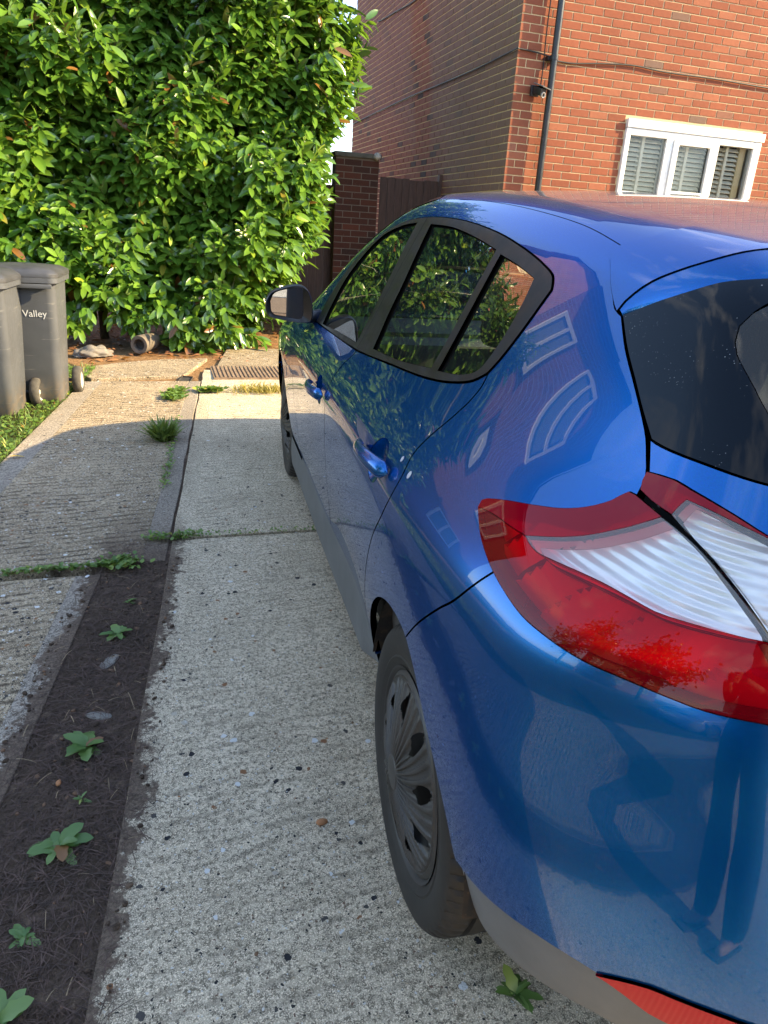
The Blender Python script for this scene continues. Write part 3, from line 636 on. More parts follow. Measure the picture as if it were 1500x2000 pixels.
# ---- side gate, brick pier, old fence
WOOD = NT('dark_stained_wood'); v_ = WOOD.coords(scale=(9, 9, 0.8)); n_ = WOOD.noise(v_, 6, 6, 0.7)
WOOD.to(WOOD.ramp(n_, [(0.3, (0.050, 0.028, 0.020)), (0.75, (0.115, 0.064, 0.046))]), 'Base Color'); WOOD.set(Roughness=0.8); WOOD.bump(n_, 0.4, 0.004); WOOD = WOOD.mat
gz = G(3, 9.4)
gate_ = empty('side_gate', (2.70, 9.40, gz)); tag(gate_, 'dark brown boarded side gate between the brick pier and the house', 'gate')
for i in range(8):
    m = MB(); m.box(.012 + i * .096, .012 + i * .096 + .092, -.010 + rng.uniform(-.002, .002), .012, .06, 1.735 + rng.uniform(-.008, .012), bev=.003); m.build('board', WOOD, gate_, auto=40)
for z in (.25, 1.0, 1.6):
    m = MB(); m.box(.02, .77, .013, .04, z, z + .09); m.build('rail', WOOD, gate_)
m = MB(); m.box(.782, .850, -.03, .05, 0, 1.82, bev=.005); m.build('gate_post', WOOD, gate_, auto=40)
pier = empty('brick_pier', (2.14, 9.40, gz)); tag(pier, 'dark weathered brick garden pier with a pale cap stone, half behind the hedge', 'wall')
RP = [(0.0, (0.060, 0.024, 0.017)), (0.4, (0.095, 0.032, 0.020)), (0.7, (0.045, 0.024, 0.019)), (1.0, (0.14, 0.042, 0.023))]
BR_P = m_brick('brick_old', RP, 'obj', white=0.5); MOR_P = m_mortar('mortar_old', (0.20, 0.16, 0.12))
m = MB(); m.box(.004, .546, .006, .22, -.1, 1.93); m.build('pier_core', MOR_P, pier)
pb = {}
for L_ in (.2135, .1015):
    vs, fs = brick_geo(L_, seed=4); m = MB(); m.add(vs, fs); me = m.mesh('brick'); me.materials.append(BR_P); pb[L_] = me
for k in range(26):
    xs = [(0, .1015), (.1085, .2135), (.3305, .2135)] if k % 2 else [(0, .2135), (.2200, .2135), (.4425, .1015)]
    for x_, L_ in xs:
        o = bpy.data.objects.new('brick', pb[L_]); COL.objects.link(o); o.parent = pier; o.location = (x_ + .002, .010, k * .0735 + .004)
m = MB(); m.box(-.02, .57, -.025, .25, 1.93, 1.985, bev=.012); m.build('cap_stone', simple('mossy_stone', (0.10, 0.095, 0.075), 0.9, var=0.4, vscale=12, bump=0.5), pier, auto=40)
m = MB(); bm = bmesh.new(); bmesh.ops.create_icosphere(bm, subdivisions=3, radius=.045); m.bm(bm, 0, Matrix.Translation((.51, -.02, 1.96))); m.build('lichen_knob', simple('lichen', (0.42, 0.40, 0.35), 0.95, var=0.5, vscale=40, bump=0.8), pier, smooth=True)
fence = empty('wooden_fence', (.55, 9.55, gz)); tag(fence, 'dark brown upright board fence behind the hedge, left of the brick pier', 'fence')
for i in range(16):
    m = MB(); m.box(i * .1, i * .1 + .096, 0, .018, 0, 1.62 + rng.uniform(-.01, .01)); m.build('board', WOOD, fence)
m = MB(); m.box(0, 1.6, .02, .06, 1.3, 1.4); m.build('rail', WOOD, fence)
# ============================================================ laurel hedge
def m_leaf(name, rnd, lo, hi, back, gloss=0.21):
    t = NT(name)
    rv = t.new('ObjectInfo').outputs['Random'] if rnd == 'obj' else t.new('NewGeometry').outputs['Random Per Island']
    c = t.ramp(rv, [(0.0, lo), (0.55, tuple((a + b) / 2 for a, b in zip(lo, hi))), (0.93, hi), (0.975, (hi[0] * 1.9, hi[1] * 1.35, hi[2])), (0.985, (0.20, 0.09, 0.03))])
    geo = t.new('NewGeometry'); c2 = t.mix(geo.outputs['Backfacing'], c, back)
    t.to(c2, 'Base Color'); t.to(t.val(geo.outputs['Backfacing'], 0, 1, gloss, 0.6), 'Roughness')
    t.b.inputs['Specular IOR Level'].default_value = 0.65
    tl = t.new('BsdfTranslucent'); tl.inputs['Color'].default_value = (hi[0] * 1.9, hi[1] * 1.9, hi[2] * 1.0, 1)
    mx = t.new('MixShader'); mx.inputs[0].default_value = 0.20; t.l.new(t.b.outputs[0], mx.inputs[1]); t.l.new(tl.outputs[0], mx.inputs[2]); t.l.new(mx.outputs[0], t.out.inputs['Surface'])
    return t.mat
LEAF_I = m_leaf('laurel_leaf', 'isl', (0.042, 0.108, 0.014), (0.135, 0.250, 0.032), (0.13, 0.20, 0.055))
LEAF_O = m_leaf('laurel_leaf_single', 'obj', (0.044, 0.112, 0.015), (0.138, 0.255, 0.034), (0.13, 0.20, 0.055))
BARK = simple('laurel_bark', (0.075, 0.055, 0.040), 0.9, var=0.4, vscale=30, bump=0.6, bscale=80)
def leaf_template(nl=6, width=.165, fold=.30, curl=.16, wavy=0.0):
    """points along +x (length 1), y across, z up; gently folded along the midrib and curled down"""
    V_, F_ = [], []
    for i in range(nl):
        t = i / (nl - 1); w = width * (math.sin(math.pi * (0.03 + 0.94 * t) ** 0.95) ** 0.58) if 0 < t < 1 else (0.012 if t == 0 else 0.004)
        zc = -curl * t * t; w *= 1 + wavy * math.sin(17 * t)
        for s_ in (-1, 0, 1): V_.append((t, s_ * w, zc + (fold * w if s_ else 0)))
    for i in range(nl - 1):
        for j in range(2): F_.append((i * 3 + j, (i + 1) * 3 + j, (i + 1) * 3 + j + 1, i * 3 + j + 1))
    return np.array(V_), np.array(F_)
LV, LF = leaf_template()
def leaf_batch(pos, d, nrm_, size, tmpl=(LV, LF), wscale=None):
    """pos, direction, face normal, length -> one vertex array and quads"""
    V_, F_ = tmpl; d = d / np.linalg.norm(d, axis=1)[:, None]
    s_ = np.cross(nrm_, d); s_ /= np.linalg.norm(s_, axis=1)[:, None] + 1e-9; n_ = np.cross(d, s_)
    ws = np.ones(len(pos)) if wscale is None else wscale
    v = pos[:, None] + size[:, None, None] * (V_[None, :, 0:1] * d[:, None] + V_[None, :, 1:2] * s_[:, None] * ws[:, None, None] + V_[None, :, 2:3] * n_[:, None])
    f = F_[None] + (np.arange(len(pos)) * len(V_))[:, None, None]
    return v.reshape(-1, 3), f.reshape(-1, F_.shape[1]), (d, s_, n_)
def np_mesh(name, v, f):
    me = bpy.data.meshes.new(name); k = f.shape[1]
    me.vertices.add(len(v)); me.vertices.foreach_set('co', v.astype(np.float32).ravel())
    me.loops.add(f.size); me.loops.foreach_set('vertex_index', f.astype(np.int32).ravel())
    me.polygons.add(len(f)); me.polygons.foreach_set('loop_start', np.arange(0, f.size, k, dtype=np.int32)); me.polygons.foreach_set('loop_total', np.full(len(f), k, np.int32))
    me.update(calc_edges=True); me.polygons.foreach_set('use_smooth', np.ones(len(f), bool)); me.update(); return me
# hedge surface: front face to the camera, rounded corner, right face along the drive
ZK = np.array([0.0, .15, .40, .70, 1.0, 1.36, 2.0, 2.3, 3.0, 3.6, 4.3, 4.8]); XRK = np.array([.62, .74, 1.00, 1.26, 1.50, 1.72, 1.90, 1.93, 1.90, 1.86, 1.75, 1.5]) + .06
YFK = np.array([7.38, 7.30, 7.22, 7.25, 7.32, 7.40, 7.50, 7.52, 7.58, 7.65, 7.9, 8.4])
def hedge_pt(s_, z):
    """s_ runs 0..1 along the front (left to right), 1..2 round the corner, 2..3 along the right side"""
    xr, yf_ = np.interp(z, ZK, XRK), np.interp(z, ZK, YFK); rc = .62
    a = np.clip(s_, 0, 1); b = np.clip(s_ - 1, 0, 1) * math.pi / 2; c = np.clip(s_ - 2, 0, 1)
    x = -2.5 + a * (xr - rc + 2.5) + rc * np.sin(b); y = yf_ + rc * (1 - np.cos(b)) + c * 2.6
    n = np.stack([np.sin(b), -np.cos(b), np.full_like(b, .10)], -1); n /= np.linalg.norm(n, axis=-1, keepdims=True)
    lump = .16 * np.sin(2.3 * x + 1.7 * z) * np.cos(1.9 * z - .8 * y) + .10 * np.sin(5.1 * x - 3.3 * z + 1.0) + .05 * np.sin(7.7 * z + 4 * y + 2)
    lump = np.where(z < .9, lump * .6, lump)
    return np.stack([x, y, z], -1) + n * lump[..., None], n
hedge = empty('laurel_hedge', (0, 7.9, G(0, 7.9))); hloc = np.array(hedge.location)
tag(hedge, 'tall dense laurel hedge with glossy green leaves, behind the wheelie bins', 'hedge')
hr = np.random.RandomState(5)
NS = 3700
s0 = hr.choice(3, NS, p=[.60, .14, .26]) + hr.rand(NS); z0 = .16 + 3.65 * hr.rand(NS) ** .95
P0, N0 = hedge_pt(s0, z0)
# open hollow low down at the left, where the stems show
hol = (P0[:, 2] < .42 + .10 * np.sin(9 * P0[:, 0])) & (P0[:, 0] < .12) & (P0[:, 0] > -1.2)
keep = ~hol & (P0[:, 0] > -2.9); P0, N0, z0 = P0[keep], N0[keep], z0[keep]; NS = len(P0)
depth = hr.rand(NS) ** 1.4 * .45
P0 = P0 - N0 * (depth + .14)[:, None]
upw = .85 + .5 * hr.rand(NS); D0 = N0 * (.55 + .5 * hr.rand(NS))[:, None] + np.array([0, 0, 1.]) * upw[:, None] + hr.normal(0, .30, (NS, 3))
low = z0 < .75; D0[low] += np.array([0, -.25, -1.0]); D0 /= np.linalg.norm(D0, axis=1)[:, None]
LN = .16 + .22 * hr.rand(NS); NLF = 8
poss, dirs, nors, sizes = [], [], [], []
ax = np.cross(D0, [0.3, .2, .9]); ax /= np.linalg.norm(ax, axis=1)[:, None]; bx_ = np.cross(D0, ax)
tw = hr.rand(NS) * 6.28; droop = hr.rand(NS) < .72
for j in range(NLF):
    t = (j + .3 * hr.rand(NS)) / NLF; a = tw + j * 2.4 + hr.normal(0, .25, NS)
    rad = ax * np.cos(a)[:, None] + bx_ * np.sin(a)[:, None]
    p = P0 + D0 * (LN * t)[:, None]
    dn = np.where(droop, 1.0, .25)[:, None]
    d = rad * (.80 - .30 * t)[:, None] + D0 * (.25 + .70 * t)[:, None] * (1.1 - .6 * dn) + np.array([0, 0, -1.]) * (.35 + .50 * hr.rand(NS))[:, None] * dn + N0 * .45
    n = N0 * .75 + np.array([0, 0, .62]) + D0 * .25 - rad * .15 + hr.normal(0, .24, (NS, 3))
    poss.append(p); dirs.append(d); nors.append(n); sizes.append((.120 + .085 * hr.rand(NS)) * (.85 + .3 * (1 - t)))
pos, dr_, no_, sz = np.concatenate(poss), np.concatenate(dirs), np.concatenate(nors), np.concatenate(sizes)
keepg = pos[:, 2] > .16; pos, dr_, no_, sz = pos[keepg], dr_[keepg], no_[keepg], sz[keepg]
# the leaves that show largest: near, in front, in the picture
cv = pos - np.array([0, 0, CAM_H]); zc_ = cv @ np.array(fv); uu = (cv @ np.array(r2)) / zc_ * 1395; vv = -(cv @ np.array(u2)) / zc_ * 1395
vis = (uu > -745) & (uu < -60) & (vv > -995) & (vv < -290)
outer = np.concatenate([depth] * NLF)[keepg] < .10
score = np.where(vis & outer, sz / np.linalg.norm(cv, axis=1), 0)
big = np.argsort(-score)[:300]
LV1, LF1 = leaf_template(7)
lm = MB(); lm.add([tuple(v) for v in LV1], [tuple(int(i) for i in f) for f in LF1]); LEAF_ME = lm.mesh('leaf'); LEAF_ME.materials.append(LEAF_O); LEAF_ME.shade_smooth()
_, _, (dd_, ss_, nn_) = leaf_batch(pos[big], dr_[big], no_[big], sz[big])
for k_, i in enumerate(big):
    o = bpy.data.objects.new('leaf', LEAF_ME); COL.objects.link(o); o.parent = hedge
    p = pos[i] - hloc; M_ = Matrix((tuple(dd_[k_]) + (p[0],), tuple(ss_[k_]) + (p[1],), tuple(nn_[k_]) + (p[2],), (0, 0, 0, 1)))
    M_ = Matrix(((dd_[k_][0] * sz[i], ss_[k_][0] * sz[i], nn_[k_][0] * sz[i], p[0]), (dd_[k_][1] * sz[i], ss_[k_][1] * sz[i], nn_[k_][1] * sz[i], p[1]), (dd_[k_][2] * sz[i], ss_[k_][2] * sz[i], nn_[k_][2] * sz[i], p[2]), (0, 0, 0, 1)))
    o.matrix_basis = M_
rest = np.ones(len(pos), bool); rest[big] = False
v, f, _ = leaf_batch(pos[rest], dr_[rest], no_[rest], sz[rest]); me = np_mesh('foliage', v - hloc, f); tag(link('foliage', me, LEAF_I, hedge), kind='stuff')
# twigs of the shoots
m = MB()
for i in range(0, NS):
    if depth[i] < .35:
        a = P0[i] - hloc; m.tube([a - D0[i] * .12, a + D0[i] * LN[i] * .95], [.0035, .0018], 4, cap=False)
tag(m.build('twigs', simple('green_twig', (0.14, 0.16, 0.04), 0.7), hedge, smooth=True), kind='stuff')
# inner mass: deep foliage and a near-black sheet for the hedge's inner shade
NI = 3800; s1 = hr.choice(3, NI, p=[.62, .14, .24]) + hr.rand(NI); z1 = .45 + 3.3 * hr.rand(NI); p1, n1 = hedge_pt(s1, z1); p1 = p1 - n1 * (.30 + .40 * hr.rand(NI))[:, None]
d1 = n1 * .6 + hr.normal(0, .6, (NI, 3)) + np.array([0, 0, -.3]); v, f, _ = leaf_batch(p1, d1, n1 * .5 + hr.normal(0, .5, (NI, 3)) + [0, 0, .6], .16 + .06 * hr.rand(NI), wscale=np.full(NI, 1.25))
tag(link('inner_foliage', np_mesh('inner_foliage', v - hloc, f), LEAF_I, hedge), kind='stuff')
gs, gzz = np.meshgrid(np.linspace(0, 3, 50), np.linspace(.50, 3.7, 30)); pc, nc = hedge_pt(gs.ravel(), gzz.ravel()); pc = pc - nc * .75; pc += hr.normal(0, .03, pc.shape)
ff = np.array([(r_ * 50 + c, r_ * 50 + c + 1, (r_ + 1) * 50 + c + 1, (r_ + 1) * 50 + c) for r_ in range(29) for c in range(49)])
link('shade_core', np_mesh('shade_core', pc - hloc, ff), simple('hedge_inner_shade', (0.020, 0.022, 0.012), 0.95, var=0.5, vscale=20), hedge)
for (x, y, lean) in ((-.95, 8.05, .1), (-.55, 7.95, -.1), (-.30, 8.2, .15), (.05, 8.0, .25), (.55, 8.3, .2), (1.1, 8.7, .1), (-1.5, 8.1, 0)):
    m = MB(); gz_ = G(x, y)
    pts = [(x - hloc[0], y - hloc[1], gz_ - .05 - hloc[2]), (x + lean * .2 - hloc[0], y + .05 - hloc[1], gz_ + .4 - hloc[2]), (x + lean * .7 - hloc[0], y - .05 - hloc[1], gz_ + 1.2 - hloc[2]), (x + lean - hloc[0], y - hloc[1], gz_ + 2.6 - hloc[2])]
    m.tube(cr_simple(pts, 4), [.045, .043, .041, .039, .037, .035, .032, .03, .028, .025, .022, .018, .015], 8); m.build('trunk', BARK, hedge, smooth=True)
# ============================================================ the blue car
KP = 0.85
def m_paint():
    t = NT('blue_paint')
    t.set(Metallic=0.72, Roughness=0.26); t.b.inputs['Specular Tint'].default_value = (0.22, 0.45, 0.95, 1)
    lw = t.new('LayerWeight'); lw.inputs['Blend'].default_value = 0.35
    v = t.coords(scale=(1, 1, 1)); fl = t.voro(v, 900, 'Color')
    base = t.mix(lw.outputs['Facing'], (0.0002, 0.098, 0.350), (0.0002, 0.056, 0.235))
    base = t.mix(0.10, base, fl, 'OVERLAY')
    t.to(base, 'Base Color')
    t.b.inputs['Coat Weight'].default_value = 1.0; t.b.inputs['Coat Roughness'].default_value = 0.010; t.b.inputs['Coat IOR'].default_value = 1.36
    # fine orange peel and a film of dust on upward faces, warmed to imitate reflected brick
    geo = t.new('NewGeometry'); up = sep(t, geo.outputs['Normal'])[2]
    dn = t.noise(t.coords(), 5.0, 6, 0.7)
    d1 = t.math('MULTIPLY', t.val(up, 0.75, 1.0, 0, 0.5), t.val(dn, 0.35, 0.75, 0.2, 1.0))
    sp_ = t.val(t.voro(t.coords(), 70), 0.0, 0.06, 1.0, 0.0)
    d2 = t.math('MULTIPLY', sp_, t.val(dn, 0.56, 0.66, 0.0, 0.5))
    dust_sheen = t.math('MAXIMUM', d1, t.math('MULTIPLY', d2, t.val(up, 0.2, 0.8, 0.15, 1.0)))
    df = t.new('BsdfDiffuse'); df.inputs['Color'].default_value = (0.36, 0.30, 0.25, 1)
    mx = t.new('MixShader'); t.l.new(t.math('MULTIPLY', dust_sheen, 0.45), mx.inputs[0]); t.l.new(t.b.outputs[0], mx.inputs[1]); t.l.new(df.outputs[0], mx.inputs[2])
    t.l.new(mx.outputs[0], t.out.inputs['Surface'])
    return t.mat
def m_lens(name, tint, dif, dfac, ribs=0.0):
    t = NT(name); t.n.remove(t.b)
    tr = t.new('BsdfTransparent'); tr.inputs['Color'].default_value = tuple(tint) + (1,)
    df = t.new('BsdfDiffuse'); df.inputs['Color'].default_value = tuple(dif) + (1,)
    gl = t.new('BsdfGlossy'); gl.inputs['Roughness'].default_value = 0.01
    fr = t.new('Fresnel'); fr.inputs['IOR'].default_value = 1.55
    m1 = t.new('MixShader'); m1.inputs[0].default_value = dfac
    t.l.new(tr.outputs[0], m1.inputs[1]); t.l.new(df.outputs[0], m1.inputs[2])
    m2 = t.new('MixShader'); t.l.new(t.math('MINIMUM', t.math('MULTIPLY', fr.outputs[0], 0.5), 1.0), m2.inputs[0])
    t.l.new(m1.outputs[0], m2.inputs[1]); t.l.new(gl.outputs[0], m2.inputs[2])
    t.l.new(m2.outputs[0], t.out.inputs['Surface']); return t.mat
def m_wave(name, col, rough, metal, scale, axis='Z', strength=0.6, dist=0.004):
    t = NT(name); t.set(Roughness=rough, Metallic=metal); t.b.inputs['Base Color'].default_value = tuple(col) + (1,)
    v = t.coords(); wv = t.new('TexWave'); wv.bands_direction = axis; wv.inputs['Scale'].default_value = scale; wv.inputs['Distortion'].default_value = 0.4
    wv.inputs['Detail'].default_value = 1.0; wv.inputs['Detail Scale'].default_value = 0.6
    t.l.new(v, wv.inputs['Vector']); t.bump(wv.outputs['Fac'], strength, dist); return t.mat
def m_valance():
    t = NT('grey_bumper_plastic'); v = t.coords(); n1 = t.noise(v, 7, 6, 0.65); n2 = t.noise(v, 420, 2)
    t.to(t.ramp(n1, [(0.3, (0.092, 0.102, 0.114)), (0.75, (0.130, 0.142, 0.156))]), 'Base Color'); t.set(Roughness=0.62)
    t.bump(n2, 0.25, 0.001); return t.mat
def m_tyre():
    t = NT('tyre_rubber'); v = t.coords(); n1 = t.noise(v, 9, 6, 0.7); n2 = t.noise(v, 60, 3)
    c = t.ramp(n1, [(0.3, (0.007, 0.007, 0.0075)), (0.7, (0.016, 0.0155, 0.015))])
    t.to(t.mix(t.val(n2, 0.55, 0.8, 0, 0.5), c, (0.032, 0.030, 0.027)), 'Base Color'); t.set(Roughness=0.66); t.bump(n2, 0.15, 0.002); return t.mat
def m_cap():
    t = NT('wheel_cover_plastic'); v = t.coords(); n1 = t.noise(v, 12, 6, 0.7)
    t.to(t.ramp(n1, [(0.3, (0.030, 0.030, 0.031)), (0.75, (0.060, 0.058, 0.055))]), 'Base Color'); t.set(Roughness=0.48, Metallic=0.15)
    t.to(t.val(n1, 0.3, 0.7, 0.38, 0.62), 'Roughness'); return t.mat
def m_liner():
    t = NT('arch_liner'); v = t.coords(); n1 = t.noise(v, 14, 6, 0.7); sp_ = t.val(t.voro(v, 120), 0, 0.25, 1, 0)
    c = t.mix(t.val(n1, 0.45, 0.75), (0.010, 0.010, 0.010), (0.075, 0.045, 0.022))
    t.to(t.mix(t.math('MULTIPLY', sp_, t.val(n1, 0.4, 0.7)), c, (0.16, 0.09, 0.04)), 'Base Color'); t.set(Roughness=0.9); return t.mat
PAINT = m_paint()
TRIM = simple('black_window_trim', (0.009, 0.009, 0.010), 0.42, var=0.25, vscale=20, spec=0.28)
BLACK = simple('black_plastic', (0.012, 0.012, 0.013), 0.38)
SEAL = simple('rubber_seal', (0.006, 0.006, 0.006), 0.8)
SIDEGLASS = m_glass('side_glass', (0.72, 0.80, 0.76), haze=0.012)
REARGLASS = m_glass('rear_window_glass', (0.36, 0.44, 0.45), haze=0.05, ior=1.35)
def m_frit():
    t = NT('rear_glass_black_border'); v = t.coords(); t.set(Roughness=0.02); t.b.inputs['Specular IOR Level'].default_value = 0.16
    sp_ = t.math('MULTIPLY', t.math('LESS_THAN', t.voro(v, 210), 0.13), t.val(t.noise(v, 7, 4), 0.52, 0.62)); sp2 = t.math('MULTIPLY', t.math('LESS_THAN', t.voro(v, 60), 0.05), t.val(t.noise(v, 3, 3), 0.45, 0.6))
    f_ = t.math('MAXIMUM', sp_, sp2); t.to(t.mix(f_, (0.003, 0.006, 0.011), (0.30, 0.31, 0.32)), 'Base Color'); t.to(t.val(f_, 0, 1, 0.02, 0.8), 'Roughness'); return t.mat
FRIT = m_frit()
LENS_RED = m_lens('red_lens', (0.84, 0.006, 0.022), (0.55, 0.002, 0.014), 0.22)
LENS_DEEP = m_lens('deep_red_lens', (0.70, 0.01, 0.03), (0.45, 0.003, 0.020), 0.45)
LENS_CLEAR = m_lens('clear_lens', (0.97, 0.98, 0.99), (0.85, 0.87, 0.90), 0.14)
CHROME = m_wave('lamp_reflector', (0.95, 0.96, 0.97), 0.22, 0.30, 27, 'Z', 0.28, 0.008)
REDREF = simple('red_lamp_reflector', (0.95, 0.80, 0.80), 0.25, 0.35)
AMBER = simple('amber_corner', (0.75, 0.10, 0.01), 0.3)
REFLECT = m_wave('red_bumper_reflector', (0.46, 0.002, 0.014), 0.30, 0.0, 60, 'Y', 0.3, 0.001); REFLECT.node_tree.nodes['Principled BSDF'].inputs['Specular IOR Level'].default_value = 0.2
VAL = m_valance(); TYRE = m_tyre(); CAP = m_cap(); LINER = m_liner()
STEEL = simple('steel_rim', (0.05, 0.05, 0.052), 0.55, 0.5, var=0.3)
MIRROR = simple('mirror_glass', (0.82, 0.85, 0.88), 0.01, 1.0)
SEAT = simple('seat_fabric', (0.035, 0.036, 0.040), 0.9, var=0.2, bump=0.3, bscale=300)
LINING = simple('interior_trim', (0.060, 0.060, 0.062), 0.75, var=0.15)
HEADLIN = simple('headlining', (0.32, 0.31, 0.29), 0.9)

car = empty('car', (GAX, GAY, G(GAX, GAY)))
CAR_H, CAR_S = 0.0685805627, 0.0255915509
fw = Vector((math.sin(CAR_H) * math.cos(CAR_S), math.cos(CAR_H) * math.cos(CAR_S), math.sin(CAR_S))); lf = Vector((-math.cos(CAR_H), math.sin(CAR_H), 0)); upv = fw.cross(lf)
car.matrix_world = Matrix(((fw.x, lf.x, upv.x, GAX), (fw.y, lf.y, upv.y, GAY), (fw.z, lf.z, upv.z, 0), (0, 0, 0, 1)))
tag(car, 'glossy blue five-door hatchback with red and clear tail lamps, parked on the concrete drive', 'car')

def cr(pts, step=0.012, closed=False):
    """dense Catmull-Rom through 3-D points"""
    P_ = [np.array(p, float) for p in pts]; out = []
    n = len(P_)
    if n == 2:
        k = max(1, int(np.linalg.norm(P_[1] - P_[0]) / step)); return [P_[0] + (P_[1] - P_[0]) * i / k for i in range(k + 1)]
    for i in range(n - 1):
        p0 = P_[i - 1] if i > 0 else 2 * P_[0] - P_[1]; p1, p2 = P_[i], P_[i + 1]; p3 = P_[i + 2] if i + 2 < n else 2 * P_[-1] - P_[-2]
        d1 = max(np.linalg.norm(p1 - p0), 1e-4) ** .5; d2 = max(np.linalg.norm(p2 - p1), 1e-4) ** .5; d3 = max(np.linalg.norm(p3 - p2), 1e-4) ** .5
        m1 = (p2 - p1) - 0 if False else ((p1 - p0) / d1 - (p2 - p0) / (d1 + d2) + (p2 - p1) / d2) * d2
        m2 = ((p2 - p1) / d2 - (p3 - p1) / (d2 + d3) + (p3 - p2) / d3) * d2
        k = max(1, int(np.linalg.norm(p2 - p1) / step))
        for j in range(k):
            t = j / k; t2, t3 = t * t, t * t * t
            out.append((2 * t3 - 3 * t2 + 1) * p1 + (t3 - 2 * t2 + t) * m1 + (-2 * t3 + 3 * t2) * p2 + (t3 - t2) * m2)
    out.append(P_[-1]); return out
def loop(*curves):
    """closed outline made of curves joined end to end (corners stay sharp)"""
    out = []
    for c in curves:
        c = [np.asarray(q, float) for q in c]
        for q in c:
            if not out or np.linalg.norm(out[-1] - q) > 0.004: out.append(q)
    if np.linalg.norm(out[0] - out[-1]) < 0.004: out.pop()
    res = []
    for i, q in enumerate(out):            # fill long straight gaps
        nx = out[(i + 1) % len(out)]; k = max(1, int(np.linalg.norm(nx - q) / 0.02))
        res += [q + (nx - q) * j / k for j in range(k)]
    return np.array(res)
class Polar:
    @staticmethod
    def inv(p): a = to_uv(p); a[..., 1] *= KP; return a
    @staticmethod
    def fwd(ab, F): return surf(ab[..., 0], ab[..., 1] / KP, F)
class Top:
    @staticmethod
    def inv(p): return np.asarray(p, float)[..., :2].copy()
    @staticmethod
    def fwd(ab, F):
        o = np.stack([ab[..., 0], ab[..., 1], np.full(ab.shape[:-1], .30)], -1); d = np.zeros_like(o); d[..., 2] = 1
        return root(o, d, 0.0, 1.5, F)
def inside(pts, poly):
    x, y = pts[:, 0][:, None], pts[:, 1][:, None]
    x1, y1 = poly[:, 0][None], poly[:, 1][None]; x2, y2 = np.roll(poly[:, 0], -1)[None], np.roll(poly[:, 1], -1)[None]
    c = ((y1 > y) != (y2 > y)) & (x < (x2 - x1) * (y - y1) / (y2 - y1 + 1e-15) + x1)
    return (c.sum(1) % 2) == 1
def bdist(pts, poly):
    a = poly; b = np.roll(poly, -1, 0); ab = b - a; L2 = (ab ** 2).sum(1) + 1e-12
    t = np.clip(((pts[:, None] - a[None]) * ab[None]).sum(2) / L2[None], 0, 1)
    return np.sqrt((((pts[:, None] - a[None]) - t[..., None] * ab[None]) ** 2).sum(2)).min(1)
def area2(poly): x, y = poly[:, 0], poly[:, 1]; return 0.5 * np.sum(x * np.roll(y, -1) - y * np.roll(x, -1))
def inset(poly, d):
    if d == 0: return poly
    if area2(poly) < 0: poly = poly[::-1]
    e = np.roll(poly, -1, 0) - poly; e /= np.linalg.norm(e, axis=1)[:, None] + 1e-12
    n = np.stack([-e[:, 1], e[:, 0]], 1); n2 = n + np.roll(n, 1, 0); l = np.linalg.norm(n2, axis=1)[:, None]
    n2 = n2 / (l + 1e-9); k = np.clip(2 / (l[:, 0] + 1e-9), 1, 1.8) if False else np.clip(2 / (l[:, 0] + 1e-9), 1, 1.6)
    return poly + n2 * (d * k)[:, None]
